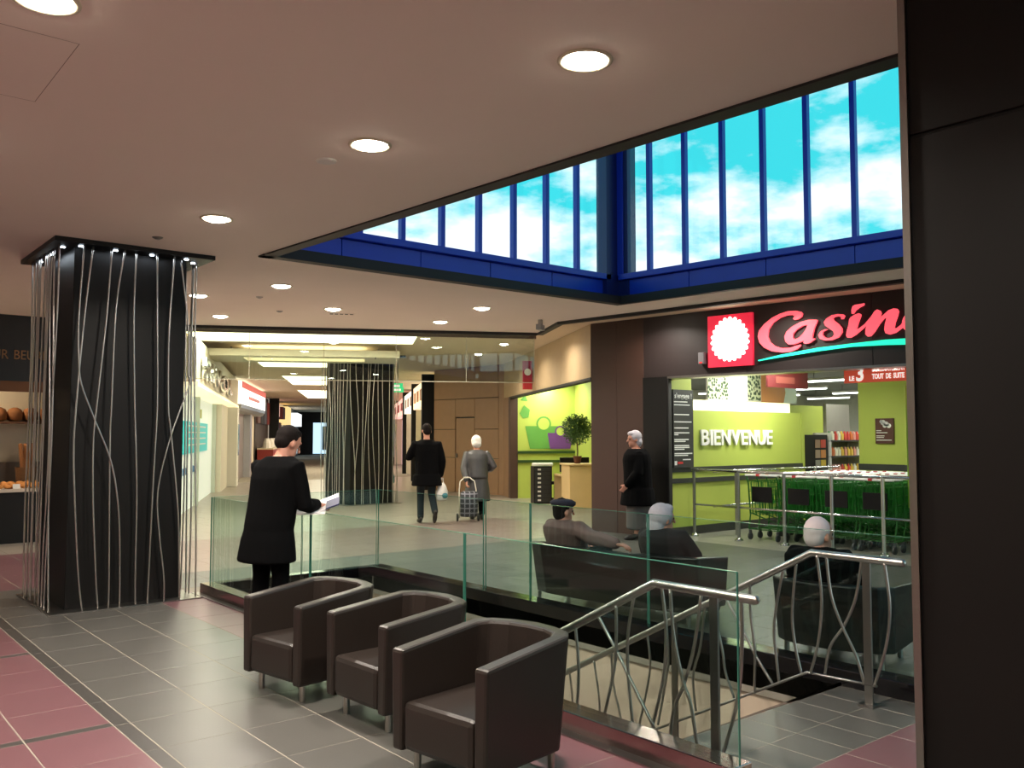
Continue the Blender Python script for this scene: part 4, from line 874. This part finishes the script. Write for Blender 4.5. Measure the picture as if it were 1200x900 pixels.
B().box(10.95, 13.9, .0, .3, 0, 2.55).build('side_panel', mat('pale panel', (206, 200, 176), .5, emit=.12), t)
t = empty('shop_pillar', S1(14.0, 0), a1, 'white pillar with glossy edge between the shop fronts', 'pillar'); B().box(-.3, .5, -.3, .3, 0, 2.55).build('shaft', M_WHITE, t, bevel=.02); B().box(-.1, .3, -.33, -.3, 1.0, 2.0).build('glossy_strip', M_CHROME, t)
t = empty('shop_front', S2(0, 0), a2, 'shop front with red and white light box sign and grey shutter', 'shop front')
B().box(.4, 9.4, -.3, .2, 2.72, 3.50).build('light_box', mat('white light box', (255, 250, 240), .5, emit=1.3), t); B().box(.4, 9.4, -.32, -.3, 3.28, 3.50).build('red_band', mat('red sign band', (206, 96, 90), .5, emit=.5), t); B().box(2.6, 6.4, -.33, -.3, 2.95, 3.06).build('sign_text', mat('red sign text', (200, 120, 116), .5, emit=.4), t)
b = B(); b.rings([[(.4, -.3 + .5 * (1 - math.cos(a_)) * .4, 2.72 - .26 * math.sin(a_)) for a_ in (0, .5, 1.0, 1.57)] + [(.4, .2, 2.46), (.4, .2, 2.72)], [(9.4, -.3 + .5 * (1 - math.cos(a_)) * .4, 2.72 - .26 * math.sin(a_)) for a_ in (0, .5, 1.0, 1.57)] + [(9.4, .2, 2.46), (9.4, .2, 2.72)]]); b.build('curved_awning', mat('grey awning', (176, 178, 182), .3, .5), t, fix=True)
B().box(.2, 1.6, .15, .2, 1.1, 2.46).build('yellow_panel', mat('mustard panel', (176, 176, 52), .5), t); B().box(.2, 1.6, .15, .2, 0, 1.1).build('dark_panel', M_BLACK, t)
B().box(1.65, 5.3, .15, .2, 0, 2.46).build('shutter', brushed('shutter metal', (196, 192, 184), .35), t); B().box(5.3, 5.9, -.1, .2, 0, 2.46).build('post', mat('grey post', (176, 176, 186), .35, .4), t); B().box(6.0, 9.2, .15, .2, 0, 2.46).build('beige_panel', M_CREAM, t)
t = empty('food_kiosk', S2(10.3, 0), a2, 'food kiosk with red counter, glass top and dark hanging boards', 'kiosk')
B().box(0, 6.5, -.6, .1, 0, 1.0).build('counter', mat('dark red counter', (132, 36, 30), .5), t); B().box(0, 6.5, -.6, .1, 1.0, 1.06).build('counter_top', mat('pale top', (205, 190, 160), .4), t); B().box(0, 6.6, .2, .3, 0, 3.5).build('back_wall', mat('kiosk dark back', (58, 48, 44), .6), t)
for k in range(4): B().box(.2 + k * 1.6, 1.5 + k * 1.6, .1, .18, 2.2, 3.3).build('menu_board', mat('board ' + str(k), [(90, 60, 52), (40, 36, 36), (70, 70, 76), (120, 50, 44)][k], .5, emit=.1), t)
for k in range(3): B().loft([(.8 + k * 1.8, -.25, 1.06, .3, .2), (.8 + k * 1.8, -.25, 1.3, .26, .17), (.8 + k * 1.8, -.25, 1.5, .12, .1)], 10).build('food_heap', mat('pale food', (200, 196, 186), .6), t)
t = empty('shop_front', S2(17.5, 0), a2, 'narrow shop front with burgundy banners and a cream light box', 'shop front')
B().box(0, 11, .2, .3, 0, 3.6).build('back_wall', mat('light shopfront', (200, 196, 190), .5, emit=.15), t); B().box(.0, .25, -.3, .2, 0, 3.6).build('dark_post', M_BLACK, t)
for s, c in ((1.5, (120, 40, 50)), (5.5, (110, 30, 44))): B().box(s, s + 1.6, .05, .15, .2, 2.4).build('banner', mat('burgundy ' + str(c), c, .6), t)
B().box(.4, 3.4, -.1, .15, 2.7, 3.4).build('sign_box', mat('pink light box', (235, 190, 176), .5, emit=.7), t); B().box(7.0, 10.5, -.3, .15, 2.3, 3.4).build('sign_box', mat('cream light box', (250, 220, 150), .5, emit=.8), t); B().box(4.5, 6.5, -.2, .15, 2.6, 3.3).build('sign_box', mat('dark red box', (120, 46, 44), .5), t)
t = empty('shop_front', S2(30, 0), a2, 'distant dark shop front with a white square light box', 'shop front')
B().box(0, 15, .1, .3, 0, 3.6).build('wall', mat('dark distant front', (58, 60, 66), .5), t); B().box(2, 8, -.5, .1, 2.3, 3.2).build('light_box', mat('cool light box', (235, 240, 240), .5, emit=1.0), t); B().box(2, 13, .0, .1, .2, 2.0).build('window', mat('cool window', (190, 205, 210), .5, emit=.4), t); B().box(3, 12, -.02, .02, 1.4, 1.65).build('window_band', M_BLACK, t)
# end doors
t = struct(empty('door_2', (34.6, 68.6, 0), math.atan2(63.8 - 70.2, 40.6 - 33.1)))
for k in range(3):
    B().box(.4 + k * 2.2, 2.4 + k * 2.2, -.25, -.15, .1, 2.7).build('glazing', mat('daylit glazing', (190, 222, 240), .4, emit=1.1), t); B().box(.3 + k * 2.2, .42 + k * 2.2, -.28, -.1, 0, 2.8).build('door_post', M_BLACK, t)
    B().box(1.2 + k * 2.2, 1.6 + k * 2.2, -.27, -.24, .4, 2.4).build('leaf_stile', mat('grey stile', (120, 140, 160), .5), t)
B().box(.3, 7, -.28, -.1, 2.7, 2.85).build('door_head', M_BLACK, t)
# right line
RS = shopframe(Vector((15.14, 21.9)), math.atan2(RE.y, RE.x)); aR = math.atan2(RE.y, RE.x)
for k, (s0, s1, lab, c, e) in enumerate(((.4, 5.2, 'shop front with a cream light box behind the wood panel wall', (250, 226, 190), .9), (5.6, 11.5, 'shop front with a white glowing sign and pink banner', (255, 246, 226), 1.0), (12, 24, 'far shop front with red signs and glowing window', (236, 190, 180), .7))):
    t = empty('shop_front', RS(s0, 0), aR, lab, 'shop front')
    L_ = s1 - s0
    B().box(0, L_, -.1, .3, 2.55, 3.3).build('sign_box', mat('right box ' + str(k), c, .5, emit=e), t); B().box(0, L_, -.3, -.2, 0, 2.5).build('lit_window', mat('right window ' + str(k), [(196, 190, 150), (255, 240, 226), (240, 200, 210)][k], .5, emit=.5), t)
    B().box(-.15, .15, -.3, .35, 0, 3.5).build('post', M_BLACK, t); B().box(L_ - .2, L_ + .1, -.3, .2, 0, 3.4).build('post', mat('post grey', (190, 180, 160), .5), t)
    for j in range(3): B().box(.6 + j * L_ * .3, .6 + j * L_ * .3 + L_ * .16, .3, .32, 2.75, 3.1).build('sign_mark', mat('sign mark ' + str(k), [(196, 120, 60), (190, 150, 140), (170, 40, 60)][k], .5), t)
    if k == 1: B().box(3.0, 4.4, -.18, -.1, .1, 2.5).build('banner', mat('pink banner', (196, 50, 90), .5, emit=.2), t)
for (s, y, z) in ((1.2, 1.1, 3.1), (3.6, .95, 3.1), (9.5, 1.3, 2.75)):
    t = empty('exit_sign', RS(s, y, z), aR - R(90), 'small green glowing exit sign hanging in the passage', 'exit sign', 'green exit signs'); B().box(-.22, .22, -.03, .03, 0, .17).build('box', mat('exit green', (50, 190, 120), .5, emit=.8), t); B().box(-.12, .12, -.035, -.03, .05, .12).build('pictogram', M_INKL, t); B().box(-.01, .01, -.01, .01, .17, .48).build('hanger', M_STEELD, t)

# ================================================================== PEOPLE
def V(*a): return Vector(a)
def fuse(b, name, m, parent, vox, it=3):
    o = b.build(name, m, parent, smooth=True)
    r = o.modifiers.new('fuse', 'REMESH'); r.mode = 'VOXEL'; r.voxel_size = vox; r.use_smooth_shade = True
    s = o.modifiers.new('soften', 'SMOOTH'); s.factor = .5; s.iterations = it
    return o
def hand(b, wr, d, n, s, curl=.5, k=1.):
    """palm and five fingers: wr wrist, d along the hand, n towards the palm side, s towards the thumb"""
    d = d.normalized(); n = (n - d * n.dot(d)).normalized(); s = (s - d * s.dot(d) - n * s.dot(n)).normalized()
    for j, off in enumerate((.030, .010, -.010, -.028)):
        kn = wr + (d * .092 + s * off) * k
        b.tube([wr + s * off * .6 * k - d * .01, wr + (d * .05 + s * off) * k, kn], [.016 * k, .0155 * k, .011 * k], 8, True)
        L = (.074, .082, .076, .060)[j] * k; dirn = d + s * off * 2; p = kn; pts = [p]
        for q in range(3):
            a = curl * (q + .6) * .9; dd = (dirn.normalized() * math.cos(a) + n * math.sin(a)); p = p + dd * L * (.45, .32, .25)[q]; pts.append(p)
        b.tube(pts, [.0095 * k, .0092 * k, .0085 * k, .0072 * k], 8, True)
    tb = wr + (d * .025 + s * .028) * k
    b.tube([wr + d * .005, tb, tb + (d * .035 + s * .03 + n * .012) * k, tb + (d * .066 + s * .034 + n * .03) * k], [.014 * k, .015 * k, .011 * k, .0085 * k], 8, True)
def person(label, loc, face, S, vox=.0085):
    """local +y forward, +x to the person's right. face = world direction looked along"""
    t = empty('person', loc, math.atan2(face[1], face[0]) - R(90), label, 'person')
    hz = S['hip']; sh = S['sh']; lean = V(*S.get('lean', (0, 0)), 0); tl = sh - hz; W_ = S.get('w', 1.)
    def sp(f): return V(0, S.get('py', 0), hz) + V(lean.x * f, lean.y * f, tl * f)
    secs = [(-.10, .13, .10), (0, .165, .115), (.22, .15, .11), (.45, .152, .112), (.72, .172, .122), (.90, .172, .108), (1.0, .13, .085), (1.07, .07, .065)]
    csecs = [(-.10, .172, .132), (0, .176, .134), (.22, .174, .132), (.45, .176, .132), (.72, .186, .136), (.90, .182, .118), (1.0, .14, .09), (1.07, .075, .07)]
    def torso(b, add, s0=None):
        L = []
        for f, a, c in (csecs if add > 0 else secs):
            p = sp(f); L.append((p.x, p.y, p.z, a * W_ + add, c * W_ + add))
        b.loft((s0 or []) + L, 20)
    body = B(); torso(body, -.012)
    hc = V(*S['head']); HM = (Matrix.Rotation(S.get('yaw', 0), 3, 'Z') @ Matrix.Rotation(S.get('pitch', 0), 3, 'X')); hk = S.get('hk', 1.1)
    nk = sp(1.0); body.tube([nk - V(0, 0, .03), nk.lerp(hc, .5) - V(0, .01, 0), hc + HM @ V(0, -.015, -.05)], [.066, .057, .058], 12, True)
    hp = lambda x, y, z: hc + HM @ (V(x, y, z) * hk)
    body.ell(hc + HM @ V(0, -.008, .02) * hk, (.074 * hk, .092 * hk, .098 * hk), HM, 18, 12); body.ell(hp(0, .022, -.055), (.054 * hk, .062 * hk, .066 * hk), HM, 14, 8)
    body.tube([hp(0, .085, .018), hp(0, .100, -.012), hp(0, .106, -.028)], [.008, .012, .015], 8, True); body.ell(hp(0, .076, -.062), (.022, .012, .011), HM, 10, 6); body.ell(hp(0, .066, -.098), (.022, .018, .018), HM, 10, 6)
    body.tube([hp(-.045, .07, .026), hp(0, .085, .03), hp(.045, .07, .026)], [.010, .011, .010], 6, True)
    for s in (-1, 1): body.ell(hp(s * .078, -.008, -.012), (.012, .02, .033), HM, 10, 6)
    coat = B(); hem = S.get('hem'); hemsec = [(0, S.get('py', 0) + a[0], a[1], a[2], a[3]) for a in hem] if hem else None
    torso(coat, S.get('cadd', .022), hemsec)
    # collar
    coat.tube([nk - V(0, 0, .045), nk + V(0, 0, .035)], [.095, .078], 14)
    for side, key in ((-1, 'L'), (1, 'R')):
        A = S['arm' + key]; shd, el, wr = V(*A[0]), V(*A[1]), V(*A[2])
        body.tube([V(side * .08, shd.y, shd.z), shd, shd.lerp(el, .5), el, el.lerp(wr, .35), wr], [.05, .05, .043, .038, .038, .027], 10, True)
        hd = V(*A[3]) if len(A) > 3 else (wr - el); hn = V(*A[4]) if len(A) > 4 else V(-side, 0, 0); hs = V(*A[5]) if len(A) > 5 else V(0, 1, 0)
        hand(body, wr + hd.normalized() * .015, hd, hn, hs, A[6] if len(A) > 6 else .45)
        a_ = S.get('cadd', .022)
        coat.tube([V(side * .07, shd.y, shd.z - .01), shd, shd.lerp(el, .5), el, el.lerp(wr, .4), wr], [.05 + a_, .055 + a_, .047 + a_, .043 + a_, .042 + a_, .036 + a_ * .7], 14, True)
    tr = B(); skirt = S.get('skirt')
    for side, key in ((-1, 'L'), (1, 'R')):
        hp_, kn, an, toe = [V(*p) for p in S['leg' + key]]
        body.tube([hp_, hp_.lerp(kn, .5), kn, kn.lerp(an, .35), an], [.075, .068, .05, .052, .036], 12, True); body.tube([an - V(0, 0, .02), an.lerp(toe, .5) - V(0, 0, .02), toe], [.034, .036, .026], 8, True)
        tr.tube([hp_ + V(0, 0, .05), hp_, hp_.lerp(kn, .5), kn, kn.lerp(an, .4), an + (kn - an).normalized() * .03], [.09, .096, .088, .072, .066, .062], 14, True)
        sb = B(); back = an + (an - toe).normalized() * .05 - V(0, 0, 0); zz = V(0, 0, -.035)
        sb.tube([back + zz * .6, an + zz * .6, an.lerp(toe, .5) + zz * .75, toe + zz * .2, toe + (toe - an).normalized() * .045 + zz * .1], [.036, .045, .046, .041, .026], 12, True)
        fuse(sb, 'shoe', S.get('mshoe', M_SHOE), t, .012, 2)
    fuse(body, 'body', M_SKIN, t, vox, 2)
    fuse(coat, 'coat', S['mcoat'], t, .014, 3)
    if skirt:
        sk = B(); sk.loft([(0, S.get('py', 0) + a[0], a[1], a[2], a[3]) for a in skirt], 18); fuse(sk, 'skirt', S['mtr'], t, .016, 2)
    else: fuse(tr, 'trousers', S['mtr'], t, .014, 2)
    hr = B()
    for c, r in S['hair']: hr.ell(hp(*c), tuple(x * hk for x in r), HM, 16, 10)
    fuse(hr, 'hair', S['mhair'], t, .009, 1)
    for s in (-1, 1): B().ell(hp(s * .03, .074, .005), (.012, .012, .012), None, 8, 6).build('eye', M_EYE, t, smooth=True)
    return t
SHORT = [((0, -.022, .036), (.080, .090, .094)), ((0, -.045, -.01), (.074, .062, .075)), ((0, .03, .082), (.062, .055, .036))]
# --- man in a dark suit reading at the balustrade
man = person('man in a dark suit leaning on the glass balustrade, writing on papers', (3.14, 6.90, 0), (.93, .36), dict(
    hip=.93, sh=1.44, lean=(0, .10), w=1.16, head=(.02, .185, 1.585), pitch=R(-24), yaw=R(-14), hk=1.17,
    armL=((-.21, .08, 1.38), (-.27, .20, 1.12), (-.10, .41, 1.06), (.5, .8, -.05), (0, 0, -1), (1, -.3, 0), .5),
    armR=((.215, .08, 1.38), (.285, .10, 1.07), (.20, .33, 1.065), (.05, .95, -.05), (-.2, 0, -1), (-1, 0, .3), .75),
    legL=((-.09, 0, .93), (-.10, .02, .5), (-.10, -.03, .09), (-.12, .12, .045)), legR=((.09, 0, .93), (.10, .03, .5), (.11, -.01, .09), (.13, .14, .045)),
    hem=[(-.03, .62, .255, .185), (-.03, .63, .27, .20), (-.02, .80, .245, .182)], mcoat=M_NAVY, mtr=M_BLKCLOTH, mhair=M_HAIRD,
    hair=[((0, -.022, .036), (.080, .090, .090)), ((0, -.048, -.005), (.072, .058, .066)), ((0, .014, .082), (.062, .058, .034))]), .0065)
# papers resting on the glass edge
pp = empty('open_booklet', (3.54, 6.90, 1.006), R(-30), 'open white booklet with a dark blue corner lying on the glass edge', 'booklet')
def sheet(pts, th, nm, m):
    b = B(); n = len(pts); b.add([(x, y, z) for x, y, z in pts] + [(x, y, z + th) for x, y, z in pts], [tuple(range(n - 1, -1, -1)), tuple(range(n, 2 * n))] + [(i, (i + 1) % n, (i + 1) % n + n, i + n) for i in range(n)]); return b.build(nm, m, pp)
M_PAPER = mat('white paper', (244, 240, 240), .6)
sheet([(-.17, -.13, .0), (.02, -.13, -.01), (.02, .15, .06), (-.17, .15, .07)], .012, 'page', M_PAPER); sheet([(.02, -.13, -.01), (.20, -.13, .05), (.20, .15, .13), (.02, .15, .06)], .012, 'page', M_PAPER)
sheet([(-.15, -.24, -.012), (.10, -.24, -.008), (.10, -.12, .006), (-.15, -.12, .002)], .008, 'loose_sheet', M_PAPER); sheet([(.10, -.15, .022), (.21, -.15, .06), (.21, .02, .108), (.10, .02, .068)], .012, 'blue_cover', mat('navy cover', (44, 48, 84), .5))
# --- walking man with bag
cd_ = (.42, .91)
person('man in a long black coat walking away with a white plastic bag', (9.45, 13.9, 0), cd_, dict(
    hip=.97, sh=1.53, lean=(0, .03), w=1.12, head=(.0, .05, 1.735), pitch=R(-6), yaw=R(8),
    armL=((-.225, .03, 1.47), (-.33, .10, 1.22), (-.17, .22, 1.40), (.4, .1, .9), (1, .2, 0), (0, 1, 0), .7), armR=((.225, .02, 1.47), (.29, -.03, 1.16), (.27, .03, .90), (0, .1, -1), (-1, 0, 0), (0, 1, 0), .95),
    legL=((-.10, 0, .97), (-.10, .10, .54), (-.11, .02, .09), (-.12, .17, .045)), legR=((.10, 0, .97), (.10, .03, .53), (.12, -.26, .21), (.12, -.20, .075)),
    hem=[(-.02, .70, .28, .2), (-.02, .71, .295, .22), (0, .9, .26, .19)], cadd=.03, mcoat=M_BLKCLOTH, mtr=M_TROUS, mhair=M_HAIRD, hair=SHORT))
def bag(name, loc, label, m, w=.16, h=.3, spots=None):
    t = empty(name, loc, rnd.uniform(0, .5), label, 'bag')
    B().loft([(0, 0, 0, w * .8, w * .5), (0, 0, .02, w, w * .62), (0, 0, h * .5, w * 1.03, w * .66), (0, 0, h * .8, w * .75, w * .4), (.0, 0, h, w * .35, w * .2)], 14).build('sack', m, t, smooth=True)
    B().tube([(-.03, 0, h - .01), (-.02, 0, h + .09), (.02, 0, h + .09), (.03, 0, h - .01)], .008, 6).build('handle', m, t)
    if spots: B().ell((0, -w * .60, h * .28), (w * .6, .02, h * .16)).build('print', spots, t, smooth=True)
cx, cy = 9.45, 13.9
rx_ = Vector((.91, -.42)); bag('plastic_bag', (cx + rx_.x * .285 + .01, cy + rx_.y * .285, .42), 'white plastic carrier bag held by the man in the black coat', mat('white plastic', (206, 204, 198), .4, var=.15, scale=10), .13, .33, mat('teal print', (60, 120, 130), .5))
# --- old woman with trolley
person('white-haired woman in a grey coat pulling a plaid trolley', (10.62, 13.86, 0), (.45, .89), dict(
    hip=.86, sh=1.33, lean=(0, .08), w=1.06, head=(.0, .14, 1.50), pitch=R(-12), yaw=0,
    armL=((-.20, .07, 1.27), (-.27, -.02, 1.0), (-.24, -.14, .78), (0, -.3, -1), (1, 0, 0), (0, 1, 0), .9), armR=((.20, .08, 1.27), (.33, .0, 1.03), (.23, .2, .95), (-.3, .9, 0), (-1, 0, 0), (0, 0, 1), .6),
    legL=((-.08, 0, .86), (-.08, .03, .46), (-.08, 0, .09), (-.09, .14, .045)), legR=((.08, 0, .86), (.08, .0, .46), (.08, -.06, .09), (.09, .08, .045)),
    hem=[(0, .36, .25, .19), (0, .37, .265, .205), (.01, .62, .24, .18), (.02, .82, .21, .155)], cadd=.03, mcoat=M_GREYCOAT, mtr=M_BLKCLOTH, mhair=M_HAIRW,
    hair=[((0, -.03, .03), (.094, .100, .108)), ((0, -.05, -.03), (.088, .08, .08)), ((0, .03, .085), (.07, .06, .04))]))
tp = Vector((10.62, 13.86)) + Vector((.89, -.45)) * -.24 + Vector((.45, .89)) * -.42
M_PLAID = mat('plaid cloth', (38, 38, 44), .7)
_t = M_PLAID.node_tree; _b = _t.nodes['Principled BSDF']; _co = _t.nodes.new('ShaderNodeTexCoord'); _s = _t.nodes.new('ShaderNodeSeparateXYZ'); _t.links.new(_co.outputs['Object'], _s.inputs[0])
_acc = None
for ax in 'XZ':
    mu = _t.nodes.new('ShaderNodeMath'); mu.operation = 'MULTIPLY'; mu.inputs[1].default_value = 11; _t.links.new(_s.outputs[ax], mu.inputs[0]); fr = _t.nodes.new('ShaderNodeMath'); fr.operation = 'FRACT'; _t.links.new(mu.outputs[0], fr.inputs[0]); gt = _t.nodes.new('ShaderNodeMath'); gt.operation = 'GREATER_THAN'; gt.inputs[1].default_value = .78; _t.links.new(fr.outputs[0], gt.inputs[0])
    if _acc is None: _acc = gt
    else:
        mxx = _t.nodes.new('ShaderNodeMath'); mxx.operation = 'MAXIMUM'; _t.links.new(_acc.outputs[0], mxx.inputs[0]); _t.links.new(gt.outputs[0], mxx.inputs[1]); _acc = mxx
_mx = _t.nodes.new('ShaderNodeMixRGB'); _mx.inputs[1].default_value = (*lin((40, 40, 46)), 1); _mx.inputs[2].default_value = (*lin((120, 120, 128)), 1); _t.links.new(_acc.outputs[0], _mx.inputs[0]); _t.links.new(_mx.outputs[0], _b.inputs['Base Color'])
t = empty('wheeled_shopping_bag', (tp.x, tp.y, 0), math.atan2(.89, .45) - R(90), 'plaid wheeled shopping trolley bag with pale frame pulled by the woman', 'trolley bag')
B().loft([(0, 0, .10, .15, .11), (0, 0, .12, .17, .13), (0, -.01, .35, .175, .135), (0, -.01, .56, .165, .13), (0, 0, .58, .13, .1)], 4 * 4).build('bag', M_PLAID, t, smooth=True)
M_FR = mat('pale trolley frame', (215, 208, 190), .35)
for s in (-1, 1): B().tube([(s * .16, .14, .06), (s * .165, .15, .6), (s * .14, .19, .76), (s * .05, .22, .83)], .011, 8).build('frame_tube', M_FR, t, smooth=True)
B().tube([(-.06, .22, .83), (.06, .22, .83)], .014, 8, True).build('grip', M_FR, t, smooth=True)
for s in (-1, 1): B().tube([(s * .19, .12, .075), (s * .215, .12, .075)], .074, 16).build('wheel', M_BLACK, t)
# --- person half hidden behind the far column
person('person in dark clothes half hidden behind the cable column of the passage', (12.0, 19.95, 0), (-.2, -1), dict(
    hip=.88, sh=1.38, lean=(0, .03), w=1.0, head=(0, .04, 1.58), pitch=0, armL=((-.19, .02, 1.32), (-.24, .0, 1.06), (-.25, .06, .82), (0, .1, -1), (1, 0, 0), (0, 1, 0), .9), armR=((.19, .02, 1.32), (.22, .06, 1.08), (.2, .12, .86)),
    legL=((-.09, 0, .88), (-.1, .02, .48), (-.1, 0, .09), (-.1, .14, .045)), legR=((.09, 0, .88), (.1, .05, .48), (.1, .1, .09), (.1, .25, .045)), hem=[(0, .55, .22, .17), (0, .56, .24, .185), (0, .8, .2, .15)], mcoat=M_BLKCLOTH, mtr=M_TROUS, mhair=M_HAIRG, hair=SHORT), .012)
bag('carrier_bag', (12.26, 19.84, .40), 'pale teal carrier bag beside the cable column of the passage', mat('teal plastic', (120, 160, 150), .5, var=.2, scale=9), .2, .34)
# --- woman before the store facade
person('grey-haired woman in a black coat standing before the brown facade', (10.58, 9.60, 0), (-.80, .60), dict(
    hip=.88, sh=1.40, lean=(0, .02), w=1.42, head=(0, .06, 1.585), pitch=R(-3), yaw=R(10), armL=((-.215, .02, 1.33), (-.27, .05, 1.06), (-.2, .2, .88)), armR=((.215, .02, 1.33), (.28, -.02, 1.06), (.22, .12, .86)),
    legL=((-.09, 0, .88), (-.1, .02, .48), (-.1, .05, .09), (-.1, .19, .045)), legR=((.09, 0, .88), (.1, .0, .48), (.1, -.1, .09), (.1, .04, .045)), hem=[(0, .54, .31, .28), (0, .55, .32, .29), (0, .8, .29, .25)], cadd=.035, mcoat=M_BLKCLOTH, mtr=mat('grey skirt cloth', (84, 80, 80), .8), mhair=M_HAIRG,
    hair=[((0, -.025, .035), (.09, .098, .10)), ((0, -.06, -.04), (.088, .06, .085)), ((0, .03, .085), (.068, .06, .036))],
    skirt=[(0, .16, .2, .17), (0, .18, .22, .19), (0, .5, .23, .19), (0, .8, .2, .16)]), .011)
# --- seated people beyond the stairwell
def seated(label, loc, face, **k):
    S = dict(hip=.44, sh=.79, lean=(0, -.08), head=(0, -.03, .93), armL=((-.19, -.06, .74), (-.25, .05, .58), (-.12, .26, .52)), armR=((.19, -.06, .74), (.25, .05, .58), (.12, .26, .52)),
             legL=((-.1, .02, .44), (-.12, .43, .47), (-.12, .45, .09), (-.12, .6, .045)), legR=((.1, .02, .44), (.12, .43, .47), (.12, .47, .09), (.12, .62, .045)), mcoat=M_BLKCLOTH, mtr=M_BLKCLOTH, mhair=M_HAIRG, hair=SHORT, cadd=.03, w=1.1)
    S.update(k); return person(label, loc, face, S, .0095)
fx = (.985, .12)
seated('seated man in a mauve brown coat and dark beret, arm along the sofa back', (6.08, 6.42, 0), fx, mcoat=M_BROWNCOAT, mhair=M_HAIRD, head=(0, -.10, .90), lean=(0, -.12), hk=1.06, yaw=R(-20), armR=((.20, -.10, .74), (.42, -.20, .69), (.70, -.20, .655), (1, 0, -.1), (0, 0, -1), (0, 1, 0), .5))
bt = empty('beret', (6.08 - .10, 6.42 - .01, .965), R(0), 'dark blue beret on the head of the seated man', 'hat')
B().loft([(0, 0, -.02, .088, .10), (0, 0, .0, .115, .128), (-.01, 0, .028, .125, .138), (-.015, 0, .052, .09, .10), (-.015, 0, .06, .03, .03)], 18).build('crown', mat('navy felt', (28, 30, 44), .9), bt, smooth=True); B().tube([(-.015, 0, .055), (-.015, 0, .078)], .006, 6).build('stalk', mat('navy felt', (28, 30, 44), .9), bt)
seated('seated woman with long silver hair and dark coat on the sofa', (6.20, 5.28, 0), fx, mcoat=mat('black plum cloth', (20, 16, 18), .85), head=(0, -.06, .90), hk=1.12, yaw=R(-25), hair=[((0, -.025, .03), (.094, .102, .102)), ((-.02, -.06, -.05), (.09, .07, .10)), ((-.06, -.085, -.16), (.05, .045, .10)), ((-.085, -.085, -.25), (.035, .035, .08)), ((0, .03, .085), (.066, .055, .036))])
seated('seated man with short white hair and a black coat in the dark armchair', (6.08, 3.66, 0), fx, head=(0, -.06, .905), hk=1.15, yaw=R(-22), mhair=mat('thin white hair', (214, 196, 196), .7), lean=(0, -.10), w=1.25, hair=[((0, -.020, .028), (.079, .093, .096)), ((0, -.045, -.01), (.073, .062, .075))])
